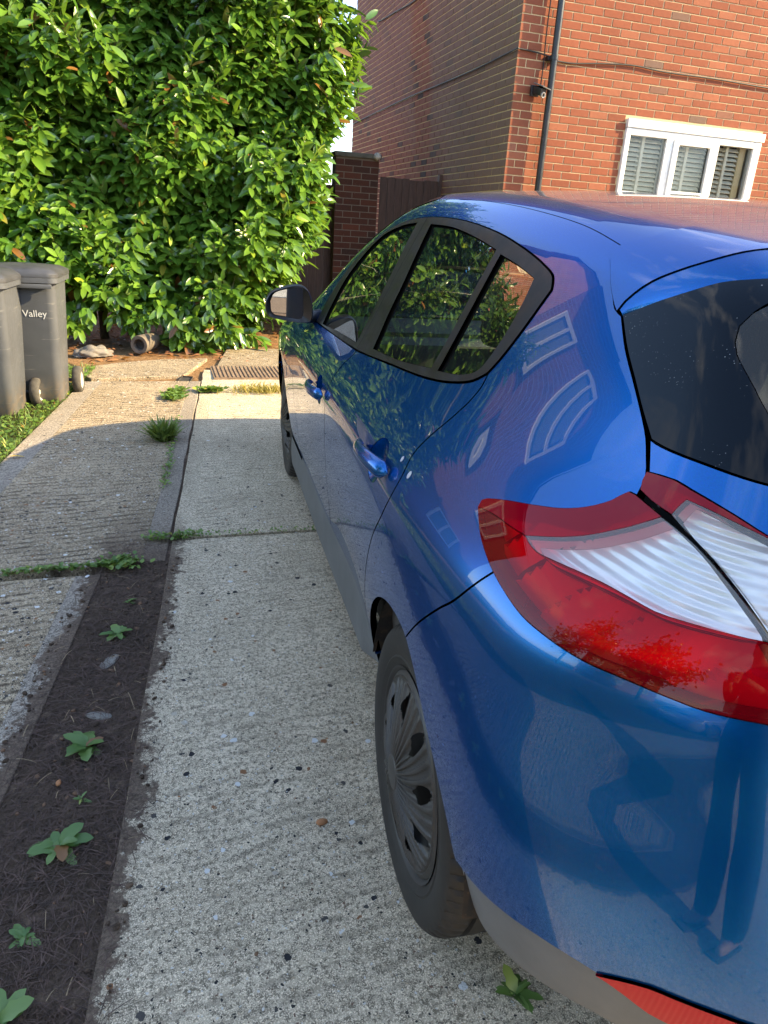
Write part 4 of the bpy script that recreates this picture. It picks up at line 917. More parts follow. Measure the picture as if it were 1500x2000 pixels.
def panel(name, outline, mat, parent=car, mp=Polar, F=body, off=0.0, gap=0.0009, res=0.022, flange=0.014, holes=(), sym=False, mirror=True, hole_flange=True, offfn=None, flat=False):
    poly = inset(mp.inv(np.asarray(outline)), gap + 0.0010)
    if area2(poly) < 0: poly = poly[::-1]
    hp = []
    for h in holes:
        q = mp.inv(np.asarray(h))
        if area2(q) < 0: q = q[::-1]
        hp.append(inset(q, -0.0015)[::-1])
    lo, hi = poly.min(0), poly.max(0)
    gx, gy = np.meshgrid(np.arange(lo[0] + res / 2, hi[0], res), np.arange(lo[1] + res / 2, hi[1], res))
    pts = np.stack([gx.ravel(), gy.ravel()], 1); pts[1::2, 0] += 0.0
    ok = inside(pts, poly)
    for h in hp: ok &= ~inside(pts, h)
    pts = pts[ok]
    if len(pts):
        dd = bdist(pts, poly)
        for h in hp: dd = np.minimum(dd, bdist(pts, h))
        pts = pts[dd > res * 0.45]
    loops = [poly] + hp
    allp = np.concatenate(loops + [pts]); edges = []; b = 0
    for L_ in loops:
        n = len(L_); edges += [(b + i, b + (i + 1) % n) for i in range(n)]; b += n
    vo, eo, fo, ov, _, _ = delaunay_2d_cdt([Vector(p) for p in allp], edges, [], 0, 1e-7)
    V2 = np.array([(v[0], v[1]) for v in vo]); tri = np.array([f for f in fo if len(f) == 3])
    cen = V2[tri].mean(1); keep = inside(cen, poly)
    for h in hp: keep &= ~inside(cen, h)
    tri = tri[keep]
    xyz = mp.fwd(V2, F); nn = nrm(xyz, F)
    back = {}
    for i, src in enumerate(ov):
        for s_ in src: back[s_] = i
    oo = off if offfn is None else off + offfn(xyz)[:, None]
    xyz = xyz + nn * oo
    # orientation
    a_, b_, c_ = xyz[tri[:, 0]], xyz[tri[:, 1]], xyz[tri[:, 2]]
    if (np.cross(b_ - a_, c_ - a_) * nn[tri[:, 0]]).sum(1).mean() < 0: tri = tri[:, ::-1]
    verts, norms, faces = [xyz], [nn], [tri]
    nv = len(xyz); b = 0; quads = []
    for li, L_ in enumerate(loops):
        n = len(L_); idx = np.array([back[b + i] for i in range(n)]); b += n
        if li and not hole_flange: continue
        Pp = xyz[idx]; N_ = nn[idx]
        tg = np.roll(Pp, -1, 0) - np.roll(Pp, 1, 0); tg /= np.linalg.norm(tg, axis=1)[:, None] + 1e-12
        t_ = np.cross(tg, N_); t_ /= np.linalg.norm(t_, axis=1)[:, None] + 1e-12
        mid = V2[idx]; test = xyz.mean(0)
        # outward: away from the sheet, checked in the flat domain
        w = np.concatenate([(mp.inv(Pp + t_ * 0.004))]); ins = inside(w, poly)
        for h in hp: ins &= ~inside(w, h)
        if ins.mean() > 0.5: t_ = -t_
        P1 = Pp + t_ * 0.0012 - N_ * 0.0012; P2 = P1 - N_ * flange; P1b = P1 - N_ * 0.0008
        n1 = t_ * 0.75 + N_ * 0.66
        verts += [P1, P1b, P2]; norms += [n1, t_, t_]
        for i in range(n):
            j = (i + 1) % n
            if sym and abs(Pp[i, 1]) < 4e-3 and abs(Pp[j, 1]) < 4e-3: continue
            quads += [(idx[i], idx[j], nv + j, nv + i), (nv + i, nv + j, nv + n + j, nv + n + i), (nv + n + i, nv + n + j, nv + 2 * n + j, nv + 2 * n + i)]
        nv += 3 * n
    verts = np.concatenate(verts); norms = np.concatenate(norms); norms /= np.linalg.norm(norms, axis=1)[:, None] + 1e-12
    F_ = [tuple(int(i) for i in f) for f in tri] + [tuple(int(i) for i in q) for q in quads]
    if sym:
        m = verts * np.array([1, -1, 1]); mn = norms * np.array([1, -1, 1]); k = len(verts)
        F_ += [tuple(i + k for i in f[::-1]) for f in F_]
        verts = np.concatenate([verts, m]); norms = np.concatenate([norms, mn])
    me = bpy.data.meshes.new(name); me.from_pydata([tuple(v) for v in verts], [], F_); me.materials.append(mat)
    me.shade_smooth(); me.update()
    if flat: me.shade_flat()
    else: me.normals_split_custom_set_from_vertices([tuple(v) for v in norms])
    o = link(name, me, None, parent)
    if mirror and not sym:
        r = link(name, me, None, parent); r.scale = (1, -1, 1); o['_twin'] = r.name
        return o, r
    return o
def fe(k, i0=0, i1=None): return [np.array(p) for p in FE[k]][i0:i1]
def rv_(c): return list(c)[::-1]
def arch(cx_, a0, a1, r=0.365, y=0.893, zc=0.312, n=28):
    return [np.array((cx_ + r * math.cos(R(a)), y, zc + r * math.sin(R(a)))) for a in np.linspace(a0, a1, n)]
A = np.array
# ---- shared lines
ROOFL = [p for p in Top.fwd(A(cr([A((.007, .579, 1.366))] + fe('roofline', 1) + [A((1.13, .567, 1.425))], .05))[:, :2], body)]
APIL = [A((1.13, .567, 1.425)), A((1.35, .603, 1.385)), A((1.55, .655, 1.305)), A((1.75, .712, 1.21)), A((1.95, .765, 1.09)), A((2.08, .805, 1.0))]
DLO_T = [A((1.70, .845, .974)), A((1.735, .80, 1.045)), A((1.715, .752, 1.135)), A((1.632, .709, 1.219)), A((1.464, .662, 1.306)), A((1.29, .635, 1.355)), A((1.046, .619, 1.379)), A((.753, .612, 1.381)), A((.5, .615, 1.366)), A((.345, .62, 1.347)), A((.187, .629, 1.32)), A((.122, .637, 1.303)), A((.098, .648, 1.284))]
DLO_R = [A((.098, .648, 1.284)), A((.100, .69, 1.213)), A((.110, .722, 1.158)), A((.122, .739, 1.128))]
DLO_B = rv_(fe('dlo_bot', 0, -1)); DLO_B = DLO_B[:-1] + [A((1.70, .845, .974))]       # rear -> front
DOOR_R = [A((.122, .739, 1.128))] + fe('door_rear', 1) + [A((.385, .888, .52)), A((.425, .872, .44)), A((.44, .862, .385))]
DOOR_M = [A((.935, .829, 1.011)), A((.990, .862, .955)), A((1.008, .888, .905)), A((1.022, .904, .845)), A((1.040, .902, .765)), A((1.055, .895, .665)), A((1.066, .883, .551)), A((1.10, .87, .45)), A((1.15, .856, .385)), A((1.18, .85, .345))]
DOOR_F = [A((2.0, .845, .957)), A((2.03, .886, .86)), A((2.035, .90, .75)), A((2.02, .893, .6)), A((1.98, .875, .45)), A((1.95, .86, .33))]
SILL_T = [A((1.95, .855, .322)), A((1.564, .851, .332)), A((1.257, .846, .340)), A((1.021, .841, .350)), A((.75, .85, .372)), A((.44, .862, .385))]
SILL_B = [A((.44, .83, .235)), A((.75, .80, .215)), A((1.2, .81, .20)), A((1.6, .815, .195)), A((1.95, .82, .19)), A((2.28, .83, .20))]
LAMP_T = fe('lamp_top'); LAMP_B = fe('lamp_bot') + [A((-.648, .630, .927))]
GGAP = fe('gate_gap')
BTOP = fe('bump_top')
# ---- side frame with the rear quarter
side = loop(cr(ROOFL), cr(APIL), cr([APIL[-1], A((2.0, .845, .957))]), cr([A((2.0, .845, .957)), A((1.70, .845, .974))]), cr(DLO_T), cr(DLO_R), cr(DOOR_R),
            [A((.44, .862, .385)), A((.40, .862, .35)), A((.362, .862, .35))], arch(0, 6, 97), cr(BTOP), rv_(cr(LAMP_B[:4])), cr(LAMP_T), rv_(cr(GGAP[4:])), rv_(cr(GGAP[:5])))
FLAP = None
panel('quarter_panel', side, PAINT)
HANDLES = [(.325, .893, .893, 1), (1.165, .9, .828, 0)]
def ell(cx_, cz_, a, b_, yy=.9, n=36): return A([(cx_ + a * math.cos(q), yy, cz_ + b_ * math.sin(q)) for q in np.linspace(0, 2 * math.pi, n, endpoint=False)])
rd = loop(cr(DLO_B[:7] + [A((.935, .829, 1.011))]) if False else cr([p for p in DLO_B if p[0] < .93] + [A((.935, .829, 1.011))]), cr(DOOR_M), rv_([p for p in cr(SILL_T) if p[0] < 1.17])[::-1] if False else [p for p in cr(SILL_T) if p[0] < 1.17], rv_(cr(DOOR_R)))
cupR = ell(.325, .893, .058, .050); cupF = ell(1.165, .840, .058, .046)
doorR, doorR2 = panel('rear_door', rd, PAINT, holes=[cupR], hole_flange=False, gap=0.0014)
fd = loop(cr([A((.935, .829, 1.011))] + [p for p in DLO_B if p[0] > .95]), [A((1.70, .845, .974)), A((2.0, .845, .957))], cr(DOOR_F), [p for p in cr(SILL_T) if p[0] > 1.19], rv_(cr(DOOR_M)))
doorF, doorF2 = panel('front_door', fd, PAINT, holes=[cupF], hole_flange=False, gap=0.0016)
SILL_T2 = [p + A((0, 0, .014)) for p in SILL_T]; sill = loop(cr(SILL_T2), [A((.44, .862, .399)), A((.44, .83, .255))], cr(SILL_B), [A((2.30, .86, .33)), A((1.95, .855, .322))])
panel('sill_moulding', sill, VAL, off=-0.004, gap=0.0, flange=0.02, offfn=lambda p: sst(.46, .60, p[:, 0]) * 0.044 * np.clip((.35 - p[:, 2]) / .13, 0, 1.1))
# ---- front wing, bumper, bonnet (mostly hidden)
HOODE = [A((2.08, .805, 1.0)), A((2.4, .775, .965)), A((2.7, .735, .925)), A((3.0, .675, .87)), A((3.14, .63, .82))]
wing = loop([A((2.0, .845, .957)), A((2.08, .805, 1.0))], cr(HOODE), [A((3.14, .63, .82)), A((3.02, .79, .70)), A((2.93, .86, .57))], arch(2.641, 42, 172), [A((2.28, .865, .35)), A((1.95, .855, .322))], rv_(cr(DOOR_F)))
panel('front_wing', wing, PAINT)
HL = [A((3.14, .63, .82)), A((3.02, .79, .70)), A((3.16, .74, .655)), A((3.33, .55, .665)), A((3.37, .40, .70)), A((3.27, .50, .785))]
panel('headlamp', loop(*[[p] for p in HL]), LENS_CLEAR, off=0.002)
fbump = loop(rv_(arch(2.641, -12, 42)), [A((3.02, .79, .70)), A((3.16, .74, .655)), A((3.33, .55, .665)), A((3.37, .40, .70)), A((3.44, .2, .735)), A((3.46, 0, .74)), A((3.47, 0, .2)), A((3.38, .4, .2)), A((3.25, .66, .2)), A((3.10, .78, .2))])
panel('front_bumper', fbump, PAINT, sym=True)
def fyt(pts): return [A((p[0], p[1], 0)) for p in pts]
wsh = loop(fyt(cr([A((1.30, 0, 0)), A((1.285, .3, 0)), A((1.215, .5, 0)), A((1.13, .562, 0))])), fyt(cr([A((1.13, .562, 0)), A((1.35, .596, 0)), A((1.55, .645, 0)), A((1.75, .70, 0)), A((1.95, .752, 0)), A((2.07, .79, 0))])), fyt(cr([A((2.07, .79, 0)), A((2.25, .62, 0)), A((2.38, .32, 0)), A((2.42, 0, 0))])))
panel('windscreen', wsh, SIDEGLASS, mp=Top, sym=True, res=0.04)
hood = loop(fyt(cr([A((2.45, 0, 0)), A((2.41, .32, 0)), A((2.28, .62, 0)), A((2.11, .79, 0))])), fyt(cr([A((2.11, .79, 0)), A((2.4, .768, 0)), A((2.7, .728, 0)), A((3.0, .668, 0)), A((3.14, .622, 0))])), fyt(cr([A((3.14, .622, 0)), A((3.27, .49, 0)), A((3.34, .3, 0)), A((3.38, 0, 0))])))
panel('bonnet', hood, PAINT, mp=Top, sym=True, res=0.04)
SEAM = [A((-.058, 0, 0)), A((-.060, .25, 0)), A((-.063, .374, 0)), A((-.064, .45, 0)), A((-.060, .51, 0)), A((-.035, .555, 0)), A((.007, .579, 0))]
roof = loop(fyt(cr(SEAM)), fyt(cr(ROOFL)), rv_(fyt(cr([A((1.28, 0, 0)), A((1.265, .3, 0)), A((1.20, .49, 0)), A((1.12, .563, 0))]))))
panel('roof', roof, PAINT, mp=Top, sym=True, res=0.03, gap=-0.0012)
# ---- tailgate
SPE = fe('spo_edge') + [A((-.275, .40, 1.386)), A((-.325, .22, 1.392)), A((-.34, 0, 1.394))]
spo = loop(fyt(cr(SEAM)), cr([A((.007, .579, 0)), A((.012, .590, 0)), A((-.02, .606, 0)), A((-.06, .621, 0)), A((-.10, .632, 0)), A((-.110, .634, 0))]), fyt(cr(SPE)))
panel('roof_spoiler', spo, PAINT, mp=Top, sym=True, res=0.02, off=0.003, gap=-0.0022, flange=.002)
GLT = [A((-.122, .636, 1.275))] + fe('glass_top', 1) + [A((-.335, .45, 1.356)), A((-.385, .25, 1.358)), A((-.40, 0, 1.36))]
def strip(name, c1, c2, mat, n=60, F=body, off=0.0, sym=True):
    def rs(c):
        c = np.array(cr(c, 0.006)); s_ = np.concatenate([[0], np.cumsum(np.linalg.norm(np.diff(c, axis=0), axis=1))]); t = np.linspace(0, s_[-1], n)
        return np.stack([np.interp(t, s_, c[:, k]) for k in range(3)], 1)
    a, b = rs(c1), rs(c2); k = 6; vs = []; fs = []
    for i in range(n):
        for j in range(k):
            t = j / (k - 1); q = a[i] * (1 - t) + b[i] * t; q = q + A((-.012 * math.sin(math.pi * t), 0, 0)); vs.append(q)
    for i in range(n - 1):
        for j in range(k - 1): fs.append((i * k + j, (i + 1) * k + j, (i + 1) * k + j + 1, i * k + j + 1))
    m = MB(); m.add(vs, fs)
    if sym: m.add([(q[0], -q[1], q[2]) for q in vs], [f[::-1] for f in fs])
    return m.build(name, mat, car, smooth=True)
spe3 = Top.fwd(A(SPE)[:, :2], body) + A((0, 0, .0015))
strip('spoiler_lip', [p + A((.002, 0, .0008)) for p in spe3], [A(p) + A((.010, -.003, -.010)) for p in GLT], PAINT)
GLB = [A((-.326, .682, 1.144))] + fe('glass_bot', 1) + [A((-.545, .50, 1.13)), A((-.60, .28, 1.118)), A((-.62, 0, 1.112))]
CLG = [A((-.29, .50, 1.335)), A((-.332, .563, 1.318))] + fe('clear_glass', 1) + [A((-.470, .590, 1.180)), A((-.52, .52, 1.165)), A((-.58, .3, 1.15)), A((-.60, 0, 1.145))]
rg = loop(cr(GLT), [A((-.40, 0, 1.36)), A((-.62, 0, 1.112))], rv_(cr(GLB)), cr([A((-.326, .682, 1.144)), A((-.282, .674, 1.171)), A((-.234, .664, 1.202)), A((-.181, .653, 1.235)), A((-.124, .637, 1.274))]))
cg = loop(cr(CLG), [A((-.60, 0, 1.145)), A((-.425, 0, 1.335))], cr([A((-.425, 0, 1.335)), A((-.40, .25, 1.335)), A((-.36, .42, 1.335)), A((-.332, .545, 1.324))]))
# frit border (a ring down to the centre line) and the clear middle
ringo = loop(cr(GLT), [A((-.40, 0, 1.36)), A((-.42, 0, 1.338))], cr([A((-.42, 0, 1.338)), A((-.395, .25, 1.338)), A((-.355, .42, 1.338)), A((-.330, .55, 1.324)), A((-.327, .575, 1.310))]), cr(fe('clear_glass', 1) + [A((-.470, .590, 1.180)), A((-.52, .52, 1.165)), A((-.58, .3, 1.15)), A((-.60, 0, 1.145))]), [A((-.60, 0, 1.145)), A((-.62, 0, 1.112))], rv_(cr(GLB)), cr([A((-.326, .682, 1.144)), A((-.282, .674, 1.171)), A((-.234, .664, 1.202)), A((-.181, .653, 1.235)), A((-.124, .637, 1.274))]))
panel('rear_window_border', ringo, FRIT, sym=True, off=-0.002, gap=0.0008, res=0.02)
panel('rear_window', cg, REARGLASS, sym=True, off=-0.003, gap=-0.0025, res=0.03, flange=0.004)
IT = fe('inner_top') + [A((-.555, .578, 1.066)), A((-.600, .48, 1.03)), A((-.628, .40, .992))]
IB = [A((-.628, .40, .992)), A((-.650, .42, .955)), A((-.655, .53, .938)), A((-.642, .612, .952)), A((-.612, .642, .980))] + rv_(fe('inner_split'))
gate = loop(cr(GLB), [A((-.62, 0, 1.112)), A((-.775, 0, .70))], cr([A((-.775, 0, .70)), A((-.755, .3, .702)), A((-.728, .49, .712)), A((-.712, .55, .77)), A((-.688, .59, .86)), A((-.652, .615, .925))]), rv_(cr(IB[:4]))[0:] if False else [A((-.642, .612, .950)), A((-.655, .53, .936)), A((-.652, .42, .953)), A((-.630, .397, .992))], rv_(cr(IT)), cr([A((-.357, .695, 1.109)), A((-.341, .689, 1.127)), A((-.326, .683, 1.143))]))
panel('tailgate', gate, PAINT, sym=True, gap=0.0012)
# ---- tail lamps
FACETY = lambda p: 0.020 * (((p[:, 0] - .6 * p[:, 1]) * 13) % 1.0)
def lamp(name, outline, parts, label=None):
    lo, ro = empty(name, parent=car), empty(name, parent=car)
    for nm, ol, mat, off, g, res in parts:
        hs = nm == 'lamp_housing'; o = panel(nm, ol, mat, parent=lo, off=off, gap=g, res=res, flange=0.010 if 'lens' in nm else 0.02, mirror=False, flat=hs, offfn=FACETY if hs else None)
        r = bpy.data.objects.new(nm, o.data); COL.objects.link(r); r.parent = ro; r.scale = (1, -1, 1)
    return lo
olamp = loop(cr(LAMP_T), cr([A((-.366, .710, 1.081))] + fe('lamp_split', 1) + [A((-.618, .643, .965)), A((-.648, .630, .927))]), rv_(cr(LAMP_B)))
RT = fe('lamp_red_top'); WL = fe('lamp_white_low'); SPL = fe('lamp_split')
redtop = loop(cr(LAMP_T), cr([A((-.366, .710, 1.081)), A((-.419, .705, 1.074))]), rv_(cr(RT)), cr([A((-.269, .804, .981)), A((-.225, .812, .978)), A((-.175, .820, .976)), A((-.136, .828, .970))]))
clear = loop(cr(RT), cr([A((-.419, .705, 1.074))] + SPL[2:] + [A((-.580, .660, .998))]), rv_(cr(WL)))
redlow = loop(cr([A((-.136, .828, .970)), A((-.175, .820, .976)), A((-.225, .812, .978)), A((-.269, .804, .981))]), cr(WL), cr([A((-.580, .660, .998)), A((-.618, .643, .965)), A((-.648, .630, .927))]), rv_(cr(LAMP_B)))
lamp('tail_lamp', olamp, [('lamp_reflector', clear, CHROME, -0.030, 0.0, .02), ('lamp_housing', olamp, REDREF, -0.060, 0.004, .008),
     ('red_lens', redtop, LENS_DEEP, 0.004, -0.0006, .016), ('clear_lens', clear, LENS_CLEAR, 0.004, -0.0008, .016), ('red_lens', redlow, LENS_RED, 0.004, -0.0006, .016)])
def bulb_bowl(c_, r_, parent_):
    p = surf(*to_uv(A(c_))); n = nrm(p); Mb = Matrix.Translation(Vector(p - n * .026)) @ Vector(n).to_track_quat('Z', 'Y').to_matrix().to_4x4()
    m = MB(); m.lathe([(.004, -.012), (r_ * .5, -.008), (r_ * .85, .004), (r_, .016)], 28, Mb); m.build('reflector_bowl', simple('bright_bowl', (0.93, 0.94, 0.95), 0.08, 0.85), parent_, smooth=True)
    m = MB(); m.lathe([(.0005, .012), (.006, .009), (.009, .0), (.007, -.012)], 14, Mb); m.build('bulb', simple('bulb_glass', (0.75, 0.72, 0.62), 0.1), parent_, smooth=True)
lampL = [o for o in car.children if o.name.startswith('tail_lamp')][0]
IW = fe('inner_white') + [A((-.555, .588, 1.058)), A((-.60, .50, 1.02))]
inner = loop(cr(IT), cr(IB), cr(fe('inner_left'))[::-1])
iw = loop(cr(IW[2:]), cr([A((-.60, .50, 1.02)), A((-.640, .55, .965)), A((-.612, .642, .980))]), cr([A((-.612, .642, .980)), A((-.570, .659, 1.013)), A((-.528, .674, 1.041)), A((-.485, .687, 1.061)), A((-.453, .695, 1.071)), A((-.427, .698, 1.080))]), cr(IW[:3]))
ired = loop(cr(IT), [A((-.628, .40, .992)), A((-.650, .42, .955)), A((-.655, .53, .938)), A((-.642, .60, .952)), A((-.640, .55, .965)), A((-.60, .50, 1.02))], rv_(cr(IW[2:])), rv_(cr(IW[:3])), cr([A((-.427, .698, 1.080)), A((-.392, .704, 1.084)), A((-.367, .706, 1.089))]), rv_(cr(fe('inner_left'))))
lamp('tailgate_lamp', inner, [('lamp_reflector', iw, CHROME, -0.026, 0.0, .02), ('lamp_housing', inner, REDREF, -0.056, 0.004, .010),
     ('clear_lens', iw, LENS_CLEAR, 0.004, -0.0008, .016), ('red_lens', ired, LENS_DEEP, 0.004, -0.0006, .016)])
# heater wires printed inside the rear glass, and the bulbs behind the lenses
HEAT = simple('heater_wire', (0.22, 0.10, 0.05), 0.6)
for i in range(8):
    zz = 1.185 + i * .019; L_ = np.array([(-.42, y_, zz) for y_ in np.linspace(.56 - .01 * i, 0, 24)]); ab = to_uv(L_)
    pz = surf(ab[:, 0], ab[:, 1]); pz = pz - nrm(pz) * .006; m = MB(); m.tube(list(pz) + [p * A((1, -1, 1)) for p in pz[::-1][1:]], .0008, 4); m.build('heater_line', HEAT, car)
# ---- rear bumper
VT = fe('val_top') + [A((-.70, .58, .482)), A((-.74, .4, .475)), A((-.77, 0, .47))]
VB = fe('val_bot') + [A((-.64, .62, .385)), A((-.68, .4, .36)), A((-.70, 0, .35))]
BA = fe('bump_arch')[:-1] + [A((-.331, .867, .421))]
bump = loop(cr(BTOP), cr(LAMP_B[3:]), cr([A((-.648, .630, .927)), A((-.684, .60, .86)), A((-.708, .56, .77)), A((-.724, .50, .705)), A((-.752, .3, .695)), A((-.772, 0, .693))]), [A((-.778, 0, .60)), A((-.77, 0, .47))], rv_(cr(VT)), rv_(cr(BA)))
panel('rear_bumper', bump, PAINT, sym=True, flange=0.02)
val = loop(cr(VT), [A((-.77, 0, .47)), A((-.70, 0, .35))], rv_(cr(VB)), [A((-.335, .867, .422))])
panel('bumper_valance', val, VAL, sym=True, off=-0.004, gap=0.0, flange=0.06)
RFT = fe('refl_top') + [A((-.712, .60, .538)), A((-.722, .56, .530)), A((-.726, .54, .520))]
RFB = fe('refl_bot') + [A((-.69, .62, .483)), A((-.715, .56, .485)), A((-.726, .54, .520))]
panel('bumper_reflector', loop(cr(RFT), rv_(cr(RFB))), REFLECT, off=0.004, gap=0.0, flange=0.01, res=0.015)
# ---- window trim and side glass
GF, GR_, GQ = fe('gl_front'), fe('gl_rear'), fe('gl_quarter')
def cl(pts, segs):
    out = []
    for a, b in segs: out.append(cr([pts[i % len(pts)] for i in range(a, b + 1)]))
    return loop(*out)
GF[0] = A((1.560, .838, .988)); GF[1] = A((1.600, .805, 1.046)); GF[2] = A((1.615, .752, 1.138)); GF[3] = A((1.560, .712, 1.216))
GF[10] = A((.985, .819, 1.026)); GF[9] = A((1.012, .778, 1.097)); GF[8] = A((1.040, .728, 1.188)); GF[7] = A((1.070, .683, 1.270))
gf = cl(GF, [(0, 6), (6, 10), (10, 12)]); gr = cl(GR_, [(0, 4), (4, 7), (7, 11), (11, 13)]); gq = cl(GQ, [(0, 3), (3, 5), (5, 11)])
dlo = loop(cr(DLO_T), cr(DLO_R), cr(DLO_B))
trim, trim2 = panel('window_trim', dlo, TRIM, off=0.003, gap=0.001, res=0.016, flange=0.012, holes=[gf, gr, gq])
PGAP = [A((1.028, .619, 1.375)), A((1.005, .682, 1.271)), A((.978, .747, 1.154)), A((.938, .826, 1.016))]
for nm, g_ in (('front_door_glass', gf), ('rear_door_glass', gr), ('quarter_glass', gq)):
    panel(nm, g_, SIDEGLASS, off=-0.004, gap=-0.003, res=0.03, flange=0.003)
def ribbon(name, line, w, mat, off, mp=Polar):
    """thin sunken strip along a line of the body: shows as a shut line"""
    L_ = np.array(cr(line, 0.01)); ab = mp.inv(L_); d = np.gradient(ab, axis=0); d /= np.linalg.norm(d, axis=1)[:, None]; n = np.stack([-d[:, 1], d[:, 0]], 1)
    p1 = mp.fwd(ab + n * w / 2, body); p2 = mp.fwd(ab - n * w / 2, body); p1 = p1 + nrm(p1) * off; p2 = p2 + nrm(p2) * off
    m = MB(); k = len(L_); m.add(list(p1) + list(p2), [(i, i + 1, k + i + 1, k + i) for i in range(k - 1)])
    return m.build(name, mat, car, smooth=True)
for sgn in (1, -1):
    o = ribbon('pillar_shut_line', PGAP, 0.004, SEAL, 0.0036)
    o.scale = (1, sgn, 1)
# ---- door handles
def handle(cx_, cz_, door, s):
    c = surf(*to_uv(A((cx_, .9, cz_)))); n = nrm(c)
    h = empty('door_handle', parent=door)
    # cup
    m = MB(); rings = 7; k = 36; base = ell(cx_, cz_, .060, .052 if s else .048); vs = []
    for j in range(rings):
        t = j / (rings - 1); e_ = A([(cx_ + (q[0] - cx_) * (1 - t * .98), .9, cz_ + (q[2] - cz_) * (1 - t * .98)) for q in base])
        p = surf(*np.moveaxis(to_uv(e_), -1, 0)); p = p - nrm(p) * (.0015 + .022 * (1 - (1 - t) ** 2)); vs += list(p)
    m.add(vs, [(j * k + i, j * k + (i + 1) % k, (j + 1) * k + (i + 1) % k, (j + 1) * k + i) for j in range(rings - 1) for i in range(k)])
    m.build('handle_cup', PAINT, h, smooth=True)
    # grip: a flattened bar that swells at the rear end
    L0, L1 = cx_ + .115, cx_ - .110; m = MB(); N = 26; K = 14; vs = []
    for i in range(N):
        t = i / (N - 1); x = L0 + (L1 - L0) * t; z = cz_ - .004 + .010 * t
        b_ = surf(*to_uv(A((x, .9, z)))); nn = nrm(b_)
        lift = .004 + .030 * math.sin(math.pi * min(1, max(0, t)) ** 0.8) ** 0.6
        endf = min(1, min(t, 1 - t) / .07) ** .5; hh = (.012 + .006 * t) * endf + .0015; tt = (.008 + .003 * t) * endf + .001
        up_ = A((0, 0, 1)); up_ = up_ - nn * (up_ @ nn); up_ /= np.linalg.norm(up_)
        for q in range(K):
            a_ = 2 * math.pi * q / K; vs.append(b_ + nn * (lift + tt * math.cos(a_)) + up_ * hh * math.sin(a_))
    m.add(vs, [(i * K + q, i * K + (q + 1) % K, (i + 1) * K + (q + 1) % K, (i + 1) * K + q) for i in range(N - 1) for q in range(K)] + [tuple(range(K)), tuple((N - 1) * K + q for q in range(K))])
    m.build('handle_grip', PAINT, h, smooth=True)
    return h
for (hx, hz, dl, dr, s) in ((.325, .893, doorR, doorR2, 1), (1.165, .840, doorF, doorF2, 0)):
    h = handle(hx, hz, dl, s); h2 = empty('door_handle', parent=dr)
    for c in h.children:
        q = c.copy(); COL.objects.link(q); q.parent = h2
for (cx_, cz_, rr_) in ((.198, .944, .0055), (.128, .935, .007)):
    panel('paint_chip', ell(cx_, cz_, rr_, rr_ * 1.2, n=14), simple('chipped_primer', (0.45, 0.46, 0.50), 0.6), off=0.0006, gap=-0.001, res=0.004, flange=0.0004, mirror=False)
# ---- door mirrors
def mirror_unit(sgn):
    mu = empty('door_mirror', parent=car); mu.scale = (1, sgn, 1)
    H = [(1.040, 1.042), (1.022, 1.073), (.974, 1.096), (.912, 1.108), (.885, 1.096), (.869, 1.066), (.861, 1.005), (.869, .974), (.896, .969), (.987, .977), (1.027, .987), (1.038, 1.008)]
    H = np.array(cr([A((a, b, 0)) for a, b in H + H[:1]], 0.008))[:-1, :2]; c = A((.945, 1.037))
    prof = [(-.004, .955), (0.0, .985), (.004, 1.0), (.02, 1.0), (.05, .99), (.085, .93), (.115, .80), (.135, .60), (.146, .35), (.149, .05)]
    n = len(H); vs = []
    for dx, s_ in prof:
        for q in H: vs.append((1.70 + dx + (q[0] - c[0]) * .18, c[0] + (q[0] - c[0]) * s_ - dx * .05, c[1] + (q[1] - c[1]) * s_))
    fs = [(j * n + i, j * n + (i + 1) % n, (j + 1) * n + (i + 1) % n, (j + 1) * n + i) for j in range(len(prof) - 1) for i in range(n)]
    m = MB(); m.add(vs, fs); m.build('mirror_housing', BLACK, mu, smooth=True)
    # recessed rim and glass
    Gm = [(1.020, 1.043), (1.005, 1.072), (.943, 1.093), (.905, 1.098), (.897, 1.048), (.903, .984), (.964, .989), (1.012, 1.000)]
    Gm = np.array(cr([A((a, b, 0)) for a, b in Gm + Gm[:1]], 0.008))[:-1, :2]; k = len(Gm); ang = [math.atan2(q[1] - c[1], q[0] - c[0]) for q in Gm]
    Hs = [min(H, key=lambda q: abs((math.atan2(q[1] - c[1], q[0] - c[0]) - a + math.pi) % (2 * math.pi) - math.pi)) for a in ang]
    vs = [(1.696 + (q[0] - c[0]) * .18, c[0] + (q[0] - c[0]) * .955, c[1] + (q[1] - c[1]) * .955) for q in Hs] + [(1.712 + (q[0] - c[0]) * .18, q[0], q[1]) for q in Gm]
    m = MB(); m.add(vs, [(i, (i + 1) % k, k + (i + 1) % k, k + i) for i in range(k)]); m.build('mirror_rim', BLACK, mu, smooth=True)
    gv = [(1.711 + (q[0] - c[0]) * .10, q[0], q[1]) for q in Gm]
    m = MB(); m.add(gv + [(1.711, c[0], c[1])], [(i, (i + 1) % k, k) for i in range(k)]); m.build('mirror_glass', MIRROR, mu)
    m = MB(); m.tube([(1.76, .90, .985), (1.765, .86, .982), (1.77, .82, .985)], [.022, .024, .03], 12); m.build('mirror_arm', BLACK, mu, smooth=True)
for s_ in (1, -1): mirror_unit(s_)
